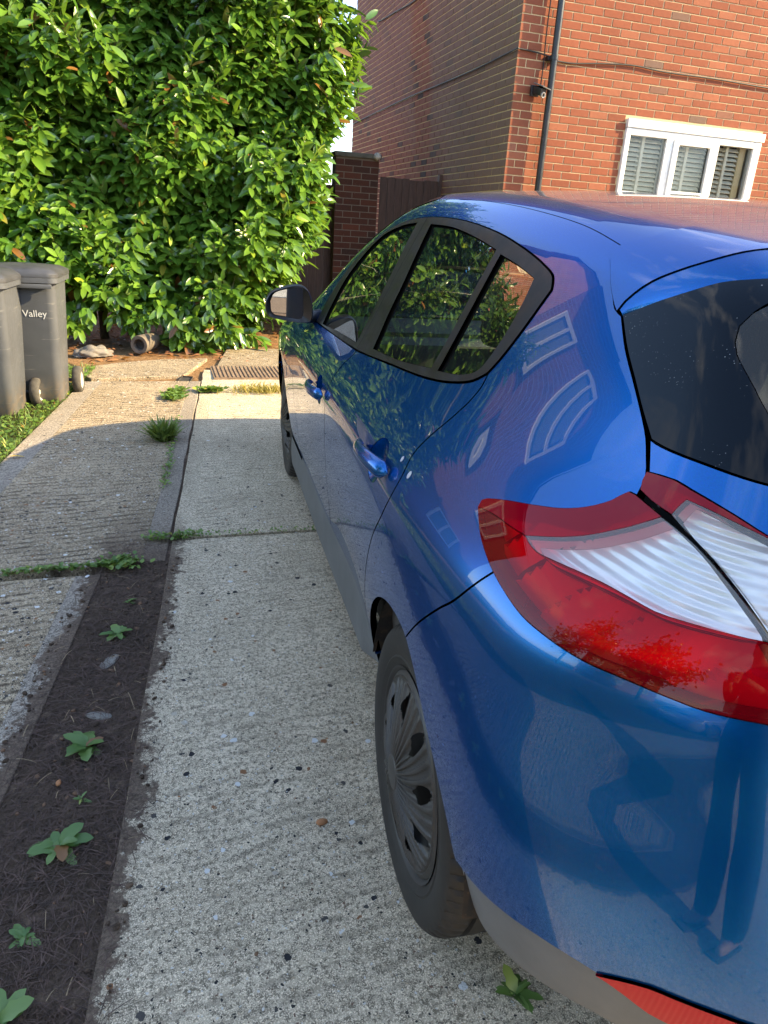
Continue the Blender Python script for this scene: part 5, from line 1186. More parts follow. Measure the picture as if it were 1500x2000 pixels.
# ---- wheels
def tyre_mesh():
    prof = [(.212, .080), (.216, .092), (.228, .097), (.236, .1005), (.240, .0990), (.252, .1025), (.270, .1045), (.286, .1025), (.297, .0975), (.3045, .0895), (.3095, .0800), (.3120, .0680), (.3125, .052), (.3055, .050), (.3055, .041), (.3125, .039), (.3125, .010), (.3055, .008), (.3055, -.001)]
    prof = prof + [(r, -h) for r, h in prof[::-1][2:]]
    n = 240; m = len(prof); vs = []
    for k in range(n):
        q = 2 * math.pi * k / n; notch = (k % 4 == 0)
        for r, h in prof:
            rr_ = r
            if notch and .300 < r < .3124 and abs(h) > .06: rr_ = r - .0055
            vs.append((rr_ * math.cos(q), h, rr_ * math.sin(q)))
    fs = [(k * m + i, k * m + i + 1, ((k + 1) % n) * m + i + 1, ((k + 1) % n) * m + i) for k in range(n) for i in range(m - 1)]
    mb = MB(); mb.add(vs, fs); return mb.mesh('tyre')
def cover_mesh():
    NR, NT_ = 64, 480; r0, r1 = .004, .208; vs = []; fs = []; ns = 10
    def hgt(r, q):
        t = r / r1; z = .092 + .036 * (1 - t ** 1.8)
        ph = (q * ns / (2 * math.pi) + .30 * t * t) % 1.0       # spokes sweep a little
        if .17 < t < .93:
            e_ = min(1, (t - .17) / .06, (.93 - t) / .05)
            # four raised ribs to a spoke
            w = abs(ph - .5) * 2                                 # 0 in the middle of the spoke
            cq = math.cos(ph * 2 * math.pi * 4); rib = (1 if cq > 0 else -1) * abs(cq) ** .35 * .0026
            dip = -.010 * max(0, (w - .55) / .45) ** 1.2 * min(1, max(0, (t - .35) / .25))
            z += e_ * (rib + dip)
        if t > .955: z -= .004 * ((t - .955) / .045)
        if abs(t - .935) < .012: z -= .003
        if t < .16: z += .002
        return z
    def hole(r, q):
        t = r / r1
        if not (.52 < t < .86): return False
        ph = (q * ns / (2 * math.pi) + .30 * t * t) % 1.0; w = min(ph, 1 - ph)
        lim = .20 * math.sin(math.pi * (t - .52) / .34) ** .7
        return w < lim
    for i in range(NR):
        r = r0 + (r1 - r0) * i / (NR - 1)
        for k in range(NT_):
            q = 2 * math.pi * k / NT_; vs.append((r * math.cos(q), hgt(r, q), r * math.sin(q)))
    for i in range(NR - 1):
        for k in range(NT_):
            rm = r0 + (r1 - r0) * (i + .5) / (NR - 1); qm = 2 * math.pi * (k + .5) / NT_
            if hole(rm, qm): continue
            fs.append((i * NT_ + k, (i + 1) * NT_ + k, (i + 1) * NT_ + (k + 1) % NT_, i * NT_ + (k + 1) % NT_))
    fs.append(tuple(range(NT_)))
    mb = MB(); mb.add(vs, fs); me = mb.mesh('wheel_cover'); return me
T_ME, C_ME = tyre_mesh(), cover_mesh()
rimb = MB(); Mz = Matrix.Rotation(R(-90), 4, 'X')
rimb.lathe([(.05, .03), (.10, .055), (.16, .05), (.19, .06), (.205, .08), (.213, .094), (.218, .096)], 48, Mz)
RIM_ME = rimb.mesh('steel_rim')
vb = MB(); vb.tube([(.172, .055, .0), (.182, .085, .0), (.186, .104, .002)], [.005, .005, .004], 8); V_ME = vb.mesh('valve')
for (wx, wy, rot) in ((0, 1, .35), (2.641, 1, .9), (0, -1, .2), (2.641, -1, .7)):
    w = empty('wheel', (wx, wy * .765, .312), parent=car); w.scale = (1, wy, 1); w.rotation_euler = (0, rot, 0)
    for nm, me, mt in (('tyre', T_ME, TYRE), ('wheel_cover', C_ME, CAP), ('rim', RIM_ME, STEEL), ('valve', V_ME, BLACK)):
        o = link(nm, me, mt, w, smooth=True)
        if nm in ('tyre', 'wheel_cover') and not me.get('_s'):
            me['_s'] = 1; bm = bmesh.new(); bm.from_mesh(me)
            for e in bm.edges:
                if len(e.link_faces) == 2: e.smooth = e.calc_face_angle(0) < R(24)
            bm.to_mesh(me); bm.free()
# arches
for wx in (0, 2.641):
    m = MB(); N = 40; prof = [(.862, .366), (.84, .370), (.70, .372), (.57, .37), (.56, .34), (.56, .05)]; vs = []
    for i in range(N):
        a_ = R(8 + (168 if wx < 1 else 160) * i / (N - 1))
        for y_, r_ in prof: vs.append((wx + r_ * math.cos(a_), min(y_, .885), .312 + r_ * math.sin(a_)))
    k = len(prof); m.add(vs, [(i * k + j, (i + 1) * k + j, (i + 1) * k + j + 1, i * k + j + 1) for i in range(N - 1) for j in range(k - 1)])
    o = m.build('wheel_arch_liner', LINER, car, smooth=True); o2 = o.copy(); COL.objects.link(o2); o2.parent = car; o2.scale = (1, -1, 1)
# underside: plain dark boxes added to block light
m = MB(); m.box(-.62, -.30, -.62, .62, .30, .36); m.box(-.40, 3.2, -.56, .56, .17, .30); m.box(.55, 2.25, -.74, .74, .19, .27)
m.build('underbody_block', SEAL, car)
# ---- interior
m = MB(); m.box(.45, 2.2, -.72, .72, .30, .34); m.box(-.55, .45, -.62, .62, .45, .50); m.build('cabin_floor', LINING, car)
dt = loop(cr([A((2.05, .83, .95)), A((1.4, .85, .99)), A((.6, .80, 1.04)), A((.05, .75, 1.10)), A((-.25, .70, 1.11))]), [A((-.30, .80, .80)), A((-.30, .85, .45)), A((.45, .86, .36)), A((2.05, .86, .36))])
panel('door_lining', dt, LINING, off=-0.055, gap=0, res=.06, flange=.002)
hlr = loop(fyt(cr([A((-.02, 0, 0)), A((-.02, .4, 0)), A((.05, .54, 0))])), fyt(cr([A((.05, .54, 0)), A((.6, .54, 0)), A((1.1, .54, 0)), A((1.22, .45, 0)), A((1.28, 0, 0))])))
panel('headlining', hlr, HEADLIN, mp=Top, sym=True, off=-0.035, gap=0, res=.06, flange=.002)
def seat(x, y, wdt, zb=.34):
    s = empty('seat', (x, y, 0), parent=car)
    m = MB(); m.box(-.22, .28, -wdt / 2, wdt / 2, zb, zb + .18, bev=.05); m.build('seat_cushion', SEAT, s, auto=50)
    Mt = Matrix.Translation((-.24, 0, zb + .16)) @ Matrix.Rotation(R(-20), 4, 'Y')
    m = MB(); m.box(-.07, .07, -wdt / 2, wdt / 2, -.05, .56, M=Mt, bev=.05); m.build('seat_back', SEAT, s, auto=50)
    for yy in ((0,) if wdt < .8 else (-.42, 0, .42)):
        Mh = Matrix.Translation((-.45, yy, zb + .80)) @ Matrix.Rotation(R(-12), 4, 'Y')
        m = MB(); m.box(-.045, .045, -.13, .13, -.085, .085, M=Mh, bev=.035); m.build('headrest', SEAT, s, auto=50)
seat(1.25, .37, .50); seat(1.25, -.37, .50); seat(.42, 0, 1.28, .40)
m = MB(); m.box(1.85, 2.25, -.74, .74, .60, .93, bev=.06); m.box(1.72, 1.95, -.66, .66, .72, .90, bev=.05); m.build('dashboard', LINING, car, auto=50)
m = MB(); Ms = Matrix.Translation((1.62, -.37, .86)) @ Matrix.Rotation(R(-65), 4, 'Y'); ring_ = [(.185 + .017 * math.cos(q), .017 * math.sin(q)) for q in np.linspace(0, 2 * math.pi, 10, endpoint=False)]
m.lathe(ring_, 36, Ms, close=True); m.box(-.18, .18, -.03, .03, -.02, 0, M=Ms); m.box(-.03, .03, -.18, .0, -.02, 0, M=Ms); m.build('steering_wheel', BLACK, car, smooth=True)
m = MB(); m.box(1.30, 1.33, -.13, .13, 1.33, 1.39, bev=.012); m.build('interior_mirror', BLACK, car, auto=50)
# ============================================================ wheelie bins
def m_bin():
    t = NT('grey_bin_plastic'); v = t.coords(); n1 = t.noise(v, 3.5, 5, 0.6); n2 = t.noise(v, 30, 5, 0.7)
    zz_ = sep(t, v)[2]
    c = t.ramp(n1, [(0.3, (0.058, 0.064, 0.076)), (0.75, (0.092, 0.098, 0.110))])
    scr = t.new('TexNoise'); scr.inputs['Scale'].default_value = 5; mpp = t.coords(scale=(1.5, 1.5, 22)); t.l.new(mpp, scr.inputs['Vector']); scr.inputs['Detail'].default_value = 6
    c = t.mix(t.val(scr.outputs['Fac'], 0.66, 0.72, 0, 0.5), c, (0.30, 0.29, 0.27))
    dirt = t.math('MULTIPLY', t.val(zz_, 0.0, 0.22, 1.0, 0.0), t.val(n2, 0.35, 0.65))
    t.to(t.mix(t.math('MULTIPLY', dirt, 0.65), c, (0.22, 0.15, 0.085)), 'Base Color'); t.set(Roughness=0.45); t.to(t.val(n2, 0.3, 0.7, 0.36, 0.56), 'Roughness'); return t.mat
BINM = m_bin(); LIDM = simple('bin_lid_plastic', (0.046, 0.048, 0.054), 0.42, var=0.25, vscale=6); BWHEEL = simple('bin_wheel_rubber', (0.060, 0.055, 0.048), 0.85, var=0.4, vscale=30)
HUBM = simple('bin_wheel_hub', (0.52, 0.50, 0.46), 0.5, var=0.2); STAMP = simple('white_print', (0.62, 0.63, 0.63), 0.6)
def rrect(w, d, r, n=6):
    out = []
    for cx_, cy_, a0 in ((w / 2 - r, d / 2 - r, 0), (-w / 2 + r, d / 2 - r, 90), (-w / 2 + r, -d / 2 + r, 180), (w / 2 - r, -d / 2 + r, 270)):
        for i in range(n + 1): a = R(a0 + 90 * i / n); out.append((cx_ + r * math.cos(a), cy_ + r * math.sin(a)))
    return out
def make_bin(loc, rz, label, text):
    b = empty('wheelie_bin', loc, (0, 0, rz)); tag(b, label, 'bin', 'wheelie bins on the verge')
    # body: tapered tub, y- is the front, wheels at the back (+y)
    secs = [(.0, .330, .300, .045, .02), (.03, .352, .330, .05, .012), (.25, .375, .375, .055, .0), (.60, .410, .430, .055, -.005), (.815, .430, .462, .055, -.01), (.822, .445, .478, .05, -.01)]
    m = MB(); k = None; vs = []
    for z, w, d, r, oy in secs:
        ring = rrect(w, d, r); k = len(ring); vs += [(x, y + oy, z) for x, y in ring]
    fs = [(i * k + j, i * k + (j + 1) % k, (i + 1) * k + (j + 1) % k, (i + 1) * k + j) for i in range(len(secs) - 1) for j in range(k)] + [tuple(range(k))[::-1]]
    m.add(vs, fs); m.build('bin_body', BINM, b, auto=38)
    # comb rim along the front and sides
    m = MB(); ring0, ring1 = rrect(.445, .478, .05), rrect(.480, .530, .06)
    k = len(ring0); vs = [(x, y - .010, .815) for x, y in ring0] + [(x, y - .015, .818) for x, y in ring1] + [(x, y - .015, .850) for x, y in ring1] + [(x, y - .010, .853) for x, y in ring0]
    m.add(vs, [(i * k + j, i * k + (j + 1) % k, (i + 1) * k + (j + 1) % k, (i + 1) * k + j) for i in range(3) for j in range(k)]); m.build('bin_rim', BINM, b, auto=40)
    m = MB()
    for i in range(9): m.box(-.17 + i * .04, -.17 + i * .04 + .008, -.277, -.245, .820, .848)
    m.build('rim_comb', BINM, b)
    m = MB(); m.box(-.205, .205, -.290, -.270, .785, .812, bev=.006); m.build('lift_bar', BINM, b, auto=40)
    # lid, slightly domed, hinged at the back
    secs = [(.852, 1.0), (.872, 1.0), (.885, .97), (.905, .80), (.915, .45), (.918, .05)]; vs = []; ring = rrect(.490, .535, .07)
    for z, s_ in secs: vs += [(x * s_, (y - .012) * s_, z) for x, y in ring]
    m = MB(); m.add(vs, [(i * k + j, i * k + (j + 1) % k, (i + 1) * k + (j + 1) % k, (i + 1) * k + j) for i in range(len(secs) - 1) for j in range(k)]); m.build('lid', LIDM, b, auto=35)
    m = MB(); m.tube([(-.20, .285, .845), (.20, .285, .845)], .014, 10); m.tube([(-.19, .24, .83), (-.19, .285, .845)], .012, 8); m.tube([(.19, .24, .83), (.19, .285, .845)], .012, 8); m.build('rear_handle', BINM, b, auto=40)
    m = MB(); m.tube([(-.24, .205, .10), (.24, .205, .10)], .012, 8); m.build('axle', BINM, b, smooth=True)
    for sx in (-1, 1):
        w = empty('wheel', (sx * .232, .205, .10), (0, R(90), 0), parent=b)
        m = MB(); m.lathe([(.062, -.028), (.085, -.030), (.096, -.022), (.100, 0), (.096, .022), (.085, .030), (.062, .028)], 28); m.build('tyre', BWHEEL, w, smooth=True)
        m = MB(); m.lathe([(.0005, .020 * 1), (.014, .020), (.018, .012), (.045, .010), (.062, .026)], 24)
        m.lathe([(.0005, -.020), (.014, -.020), (.018, -.012), (.045, -.010), (.062, -.026)], 24); m.build('hub', HUBM, w, auto=40)
    if text:
        cu = bpy.data.curves.new('lettering', 'FONT'); cu.body = text; cu.size = .062; cu.align_x = 'LEFT'; cu.extrude = .0004
        to = bpy.data.objects.new('tmp', cu); COL.objects.link(to); dg = bpy.context.evaluated_depsgraph_get(); me = bpy.data.meshes.new_from_object(to.evaluated_get(dg)); bpy.data.objects.remove(to)
        me.materials.clear(); o = link('lettering', me, STAMP, b)
        o.location = (.0, -.2225, .60); o.rotation_euler = (R(90 + 5.0), 0, 0)
    return b
gz1 = lambda x, y: (x, y, G(x, y) - .016)
make_bin(gz1(-.848, 5.50), R(-3), 'grey wheelie bin with white lettering, standing nearer the hedge', 'Valley')
make_bin(gz1(-1.085, 5.14), R(-5), 'grey wheelie bin cut off by the left edge, in front of the lettered bin', None)
# ============================================================ plants and litter
GRASS = m_leaf('grass_blade', 'isl', (0.060, 0.125, 0.020), (0.170, 0.235, 0.045), (0.12, 0.18, 0.05), 0.5)
WEEDL = m_leaf('weed_leaf', 'obj', (0.060, 0.140, 0.030), (0.130, 0.220, 0.055), (0.13, 0.19, 0.08), 0.5)
MOSS = m_leaf('clover_leaf', 'isl', (0.060, 0.130, 0.022), (0.150, 0.240, 0.040), (0.12, 0.18, 0.05), 0.5)
DRY = simple('dead_grass', (0.30, 0.22, 0.13), 0.9, var=0.4, vscale=20); ROOT = simple('dead_root_mat', (0.080, 0.052, 0.042), 0.95, var=0.6, vscale=40)
BV, BF = leaf_template(4, .05, .2, .35); CV, CF = leaf_template(4, .42, .15, .1)
pr = np.random.RandomState(21)
def blades(name, pts, hmin, hmax, mat, spread=.6, tmpl=(BV, BF), parent=None, flat=0.0, label=None, kind='stuff', cat=None):
    n = len(pts); a = pr.rand(n) * 6.28; tilt = spread * pr.rand(n) + flat
    d = np.stack([np.cos(a) * tilt, np.sin(a) * tilt, np.ones(n)], 1); nn = np.stack([-np.cos(a), -np.sin(a), np.full(n, .4)], 1) + pr.normal(0, .2, (n, 3)); nn = nn if flat < 1.5 else nn * .2 + [0, 0, 1]
    v, f, _ = leaf_batch(pts, d, nn, hmin + (hmax - hmin) * pr.rand(n), tmpl); o = link(name, np_mesh(name, v, f), mat, parent)
    if kind: o['kind'] = kind
    if label: tag(o, label, cat)
    return o
def gpts(x, y, dz=0): return np.stack([x, y, GTX * (x - GAX) + GTY * (y - GAY) + dz], 1)
n = 5200; y = 3.2 + 3.3 * pr.rand(n); x = xv_(y) - .005 - 1.2 * pr.rand(n) ** 1.5
blades('verge_grass', gpts(x, y, -.018), .03, .085, GRASS, .9, label='short yellow green grass growing on the verge under the bins', cat='grass')
n = 2600; y = 3.2 + 3.2 * pr.rand(n); x = xv_(y) + .005 - .9 * pr.rand(n) ** 1.6
blades('verge_clover', gpts(x, y, .0 + .02 * pr.rand(n)), .018, .036, MOSS, .6, (CV, CF), flat=1.8, label='small clover leaves scattered over the verge', cat='clover')
def joint(name, x0, y0, x1, y1, n, w, smin, smax, label, dens=None):
    t = pr.rand(n); 
    if dens is not None: t = np.clip(dens[0] + (t - .5) * dens[1] + pr.normal(0, .04, n), 0, 1)
    x = x0 + (x1 - x0) * t + pr.normal(0, w, n); y = y0 + (y1 - y0) * t + pr.normal(0, w, n)
    return blades(name, gpts(x, y, .004 + .018 * pr.rand(n)), smin, smax, MOSS, .7, (CV, CF), flat=1.3, label=label, cat='weeds')
joint('joint_weeds', -.64, 2.76, -.14, 2.775, 380, .010, .009, .022, 'low green weeds filling the cross joint of the worn concrete strip')
joint('joint_weeds', -.26, 2.78, -.14, 2.79, 150, .026, .012, .028, 'denser clump of small weeds at the inner end of the cross joint')
joint('joint_weeds', -.10, 3.00, .10, 3.005, 150, .016, .010, .024, 'small weeds where the pale slab joint meets the soil strip')
joint('joint_weeds', .0, 3.0, .66, 2.99, 160, .006, .006, .016, 'thin line of moss in the cross joint of the pale concrete strip')
joint('joint_weeds', .05, 5.35, .10, 5.62, 330, .035, .02, .045, 'bright sunlit weeds beside the dark drain slot')
joint('joint_weeds', .28, 5.60, .42, 5.63, 260, .028, .02, .042, 'sunlit weeds in the far slab joint left of the yellow grass')
joint('joint_weeds', -.03, 3.6, .08, 4.9, 260, .012, .010, .022, 'sparse moss along the gap between the two concrete strips')
n = 700; y = 5.62 + pr.normal(0, .06, n); x = .76 + pr.normal(0, .13, n)
blades('yellow_grass', gpts(x, y), .03, .075, m_leaf('straw_grass', 'isl', (0.20, 0.17, 0.03), (0.36, 0.31, 0.06), (0.3, 0.25, 0.06), 0.6), 1.3, label='flattened patch of yellow grass beside the front wheel', cat='grass', kind=None)
# grass tuft
n = 260; a = pr.rand(n) * 6.28; rr_ = .045 * np.sqrt(pr.rand(n)); cx_, cy_ = -.02, 4.42
blades('grass_tuft', gpts(cx_ + rr_ * np.cos(a), cy_ + rr_ * np.sin(a), -.01), .08, .17, GRASS, .95, label='single tuft of long green grass between the two concrete strips', cat='grass', kind=None)
# dead root mat and straw on the soil strip
n = 26000; y = .55 + 2.45 * pr.rand(n) ** 1.15; lo, hi = xl_(y), xr_(y) + .02; t = pr.beta(1.5, 1.5, n); x = lo - .05 + (hi - lo + .085) * t + pr.normal(0, .012, n) + .020 * np.sin(y * 9) + .012 * np.sin(y * 23)
far = y > 2.2; keep = ~(far & (pr.rand(n) < .35)); x, y = x[keep], y[keep]; n = len(x); a = pr.rand(n) * 6.28
d = np.stack([np.cos(a), np.sin(a), .12 * pr.normal(0, 1, n)], 1)
FV_, FF_ = leaf_template(4, .018, .1, .12)
v, f, _ = leaf_batch(gpts(x, y, -.010 + .016 * pr.rand(n)), d, np.tile([0, 0, 1.], (n, 1)) + pr.normal(0, .3, (n, 3)), .008 + .05 * pr.rand(n) ** 2.2, (FV_, FF_))
tag(link('root_mat', np_mesh('root_mat', v, f), ROOT), 'dark brown mat of dead roots and moss between the concrete strips', 'roots', kind='stuff')
n = 110; y = .55 + 2.4 * pr.rand(n); x = xl_(y) - .05 + (xr_(y) - xl_(y) + .10) * pr.rand(n); a = pr.rand(n) * 6.28
v, f, _ = leaf_batch(gpts(x, y, .004 + .01 * pr.rand(n)), np.stack([np.cos(a), np.sin(a), .1 * pr.normal(0, 1, n)], 1), np.tile([0, 0, 1.], (n, 1)), .02 + .06 * pr.rand(n) ** 2, leaf_template(5, .016, .1, .5))
tag(link('dry_straw', np_mesh('dry_straw', v, f), DRY), 'pale straws and dead stalks scattered on the dark soil', 'straw', kind='stuff')
# rosette weeds
wl_ = MB(); v_, f_ = leaf_template(12, .21, .24, .45, .14); wl_.add([tuple(q) for q in v_], [tuple(int(i) for i in q) for q in f_]); WL_ME = wl_.mesh('leaf'); WL_ME.materials.append(WEEDL); WL_ME.shade_smooth()
def weed(x, y, rad, nl, label, flat=.35, seed=0):
    r_ = random.Random(seed); w = empty('weed', (x, y, G(x, y) - .008)); tag(w, label, 'weed', 'rosette weeds in the drive')
    for i in range(nl):
        a = i * 2.4 + r_.uniform(-.3, .3); el = R(r_.uniform(12, 50) * (flat + .65)); L_ = rad * r_.uniform(.30, .85)
        o = bpy.data.objects.new('leaf', WL_ME); COL.objects.link(o); o.parent = w
        o.rotation_euler = Euler((r_.uniform(-.25, .25), -el, a)); o.scale = (L_, L_ * r_.uniform(.7, 1.5), L_); o.location = (0, 0, r_.uniform(0, .012))
weed(-.195, 2.27, .070, 13, 'small green weed on bare soil, farthest of the rosettes from the camera', seed=1)
weed(-.255, 1.71, .080, 16, 'leafy weed on the dark soil strip beside a grey stone, nearer the middle', seed=2)
weed(-.285, 1.385, .085, 17, 'spreading weed low on the soil strip with pale stalks round it', seed=3)
weed(-.330, 1.165, .045, 9, 'tiny yellow green seedling on the soil near the bottom left', seed=4)
weed(-.345, 1.00, .080, 13, 'large leaved weed cut off at the bottom left corner', seed=5, flat=.5)
weed(.595, .815, .062, 11, 'small leafy weed on the concrete beside the grey bumper skirt', seed=6, flat=.6)
weed(-.17, 2.48, .040, 9, 'small sprout between the cross joint and the rosette weeds', seed=7)
weed(-.25, 1.52, .035, 8, 'weak little sprout among dead stalks on the soil strip', seed=8)
# loose stones
def stone_mesh(sd):
    bm = bmesh.new(); bmesh.ops.create_icosphere(bm, subdivisions=2, radius=1); r_ = random.Random(sd)
    k = [Vector((r_.uniform(-1, 1), r_.uniform(-1, 1), r_.uniform(-1, 1))).normalized() for _ in range(5)]
    for v in bm.verts:
        s_ = 1.0
        for q in k: s_ -= .22 * max(0, v.co.normalized().dot(q) - .35)
        v.co = Vector((v.co.x * s_, v.co.y * s_ * .75, v.co.z * s_ * .5))
    me = bpy.data.meshes.new('stone'); bm.to_mesh(me); bm.free(); me.shade_smooth(); return me
SM = [stone_mesh(i) for i in range(5)]
PCOL = [simple('flint_dark', (0.03, 0.03, 0.034), .5), simple('stone_orange', (0.34, 0.16, 0.07), .8), simple('stone_white', (0.55, 0.53, 0.49), .8), simple('stone_brown', (0.16, 0.09, 0.05), .8), simple('stone_grey', (0.22, 0.205, 0.18), .9, var=.4, vscale=60)]
mbs = [MB() for _ in PCOL]
for i in range(170):
    y_ = .62 + 3.0 * rng.random() ** 1.6; x_ = xr_(y_) + .02 + rng.random() * 1.0
    ci = rng.choices(range(5), (1.5, 2, 2, 3, 4))[0]; me = SM[rng.randrange(5)]; s_ = rng.choice((.002, .0025, .003, .004, .006))
    M_ = Matrix.Translation((x_, y_, G(x_, y_) + s_ * .1)) @ Euler((rng.uniform(-.3, .3), rng.uniform(-.3, .3), rng.uniform(0, 6))).to_matrix().to_4x4() @ Matrix.Scale(s_, 4)
    mbs[ci].add([M_ @ v.co for v in me.vertices], [tuple(p.vertices) for p in me.polygons], 0)
allm = MB()
for ci, mb_ in enumerate(mbs): allm.add(mb_.v, mb_.f, ci)
o = allm.build('loose_grit', None, None, smooth=True, mats=PCOL); tag(o, 'small loose chips and pebbles scattered over the pale concrete', 'grit', kind='stuff')
for i, (x_, y_, s_, ci, lab) in enumerate((( .315, 1.315, .014, 1, 'orange flint chip lying on the pale concrete left of the rear tyre'), (-.31, 1.585, .010, 1, 'small brown stone on the soil below the middle weed'), (-.235, 1.86, .040, 4, 'flat grey stone half sunk in the soil strip'), (-.22, 2.12, .045, 4, 'broad flat grey stone showing in the soil near the farthest rosette'))):
    o = link('stone', SM[i % 5], None); o.location = (x_, y_, G(x_, y_) + (.003 if s_ < .02 else -.014)); o.scale = (s_ * 1.3, s_, s_ * (1.2 if s_ < .02 else .5)); o.rotation_euler = (.2, .1, i * 1.3)
    if not SM[i % 5].materials: SM[i % 5].materials.append(PCOL[ci])
    o.material_slots[0].link = 'OBJECT'; o.material_slots[0].material = PCOL[ci]; tag(o, lab, 'stone')
cb = MB()
for i in range(900):
    y_ = .55 + 2.3 * rng.random(); w_ = rng.betavariate(1.3, 1.3); x_ = xl_(y_) - .07 + (xr_(y_) - xl_(y_) + .13) * w_; s_ = rng.choice((.003, .004, .005, .007, .010)); me = SM[rng.randrange(5)]
    M_ = Matrix.Translation((x_, y_, G(x_, y_) + (-.009 if 0.12 < w_ < .88 else 0) + s_ * .2)) @ Euler((rng.uniform(-.5, .5), rng.uniform(-.5, .5), rng.uniform(0, 6))).to_matrix().to_4x4() @ Matrix.Scale(s_, 4)
    cb.add([M_ @ v.co for v in me.vertices], [tuple(p.vertices) for p in me.polygons], 0 if rng.random() < .85 else 1)
o = cb.build('soil_crumbs', None, None, smooth=True, mats=[SOIL, PCOL[3]]); tag(o, 'crumbs of dark soil and grit along the strip between the slabs', 'soil', kind='stuff')
# fallen leaves and litter under the hedge
n = 900; x = -1.3 + 3.3 * pr.rand(n); y = 6.75 + 2.6 * pr.rand(n); ok = ~((y < 7.3) & (x > .6)) | (pr.rand(n) < .3); x, y = x[ok], y[ok]; n = len(x); a = pr.rand(n) * 6.28
v, f, _ = leaf_batch(gpts(x, y, -.012 + .02 * pr.rand(n)), np.stack([np.cos(a), np.sin(a), .15 * pr.normal(0, 1, n)], 1), np.tile([0, 0, 1.], (n, 1)) + pr.normal(0, .35, (n, 3)), .05 + .06 * pr.rand(n))
tag(link('fallen_leaves', np_mesh('fallen_leaves', v, f), m_leaf('dead_leaf', 'isl', (0.16, 0.06, 0.025), (0.36, 0.17, 0.07), (0.25, 0.12, 0.06), 0.7)), 'brown fallen leaves under the hedge', 'leaves', kind='stuff')
# old clay pipe and a crumpled sack under the hedge, its shade put into their colours
CLAY = simple('shaded_clay', (0.12, 0.10, 0.08), 0.85, var=0.35, vscale=14, bump=0.4)
pipe = empty('clay_pipe', (-.20, 7.05, G(-.2, 7.05) + .085), (0, 0, 0)); tag(pipe, 'short old clay pipe darkened for hedge shade, lying in the hollow under the hedge', 'pipe')
Mp = Matrix.Rotation(R(-24), 4, 'Z') @ Matrix.Rotation(R(90), 4, 'X')
m = MB(); m.lathe([(.052, .002), (.050, -.12), (.050, -.30), (.078, -.31), (.080, -.15), (.083, -.01), (.080, .004)], 32, Mp, close=True); m.build('pipe_barrel', CLAY, pipe, auto=40)
m = MB(); m.lathe([(.0005, -.05), (.02, -.055), (.051, -.05)], 20, Mp); m.build('bore_shade', DRK, pipe)  # dark disc stands in for the shade inside the bore
bm = bmesh.new(); bmesh.ops.create_icosphere(bm, subdivisions=4, radius=1)
from mathutils import noise as mnoise
for v in bm.verts:
    k_ = 1 + .35 * mnoise.noise(v.co * 2.2) + .16 * mnoise.noise(v.co * 6); v.co = Vector((v.co.x * .16 * k_, v.co.y * .10 * k_, max(-.01, v.co.z * .075 * k_)))
me = bpy.data.meshes.new('crumpled_sack'); bm.to_mesh(me); bm.free(); o = link('crumpled_sack', me, simple('shaded_sack', (0.15, 0.135, 0.12), 0.8, var=0.3, vscale=14, bump=0.3), None, True); o.location = (-.60, 7.02, G(-.6, 7.02)); o.rotation_euler = (0, 0, .3); tag(o, 'crumpled sack darkened for shade under the hedge beside the bins', 'sack')
# paper scrap, yellow leaf
o = link('paper_scrap', (lambda mm: (mm.box(-.010, .010, -.005, .005, 0, .004, bev=.0015), mm.mesh('paper_scrap'))[1])(MB()), STAMP); o.location = (-.325, 2.70, G(-.325, 2.70) + .001); o.rotation_euler = (.1, .05, 1.1); tag(o, 'tiny white paper scrap near the weedy cross joint', 'litter')
o = link('fallen_leaf', LEAF_ME, None); o.material_slots[0].link = 'OBJECT'; o.material_slots[0].material = simple('yellow_leaf', (0.55, 0.36, 0.05), .6); o.location = (-.83, 4.16, G(-.83, 4.16) + .012); o.scale = (.075, .06, .06); o.rotation_euler = (0, 0, .2); tag(o, 'single yellow fallen leaf at the edge of the verge', 'leaf')
# ============================================================ the street round about (seen mirrored in paint and glass)
def m_wallbrick(name, c1, c2, mor):
    t = NT(name); v = t.coords(); br = t.new('TexBrick'); br.inputs['Scale'].default_value = 1.0; br.inputs['Brick Width'].default_value = .225; br.inputs['Row Height'].default_value = .075; br.inputs['Mortar Size'].default_value = .006
    x = sep(t, v); cb = t.new('CombineXYZ'); t.l.new(t.math('ADD', x[0], x[1]), cb.inputs[0]); t.l.new(x[2], cb.inputs[1]); t.l.new(cb.outputs[0], br.inputs['Vector'])
    for k, c in (('Color1', c1), ('Color2', c2), ('Mortar', mor)): br.inputs[k].default_value = tuple(c) + (1,)
    t.to(br.outputs['Color'], 'Base Color'); t.set(Roughness=.9); t.bump(br.outputs['Fac'], -.3, .006); return t.mat
NB = m_wallbrick('neighbour_brick', (0.34, 0.105, 0.050), (0.24, 0.075, 0.04), (0.40, 0.32, 0.22)); RENDER = simple('cream_render', (0.62, 0.58, 0.50), 0.9, var=0.1, vscale=2)
PANE = simple('sky_tone_pane', (0.24, 0.27, 0.30), 0.08)  # sky-like tone put into the colour in place of a reflection
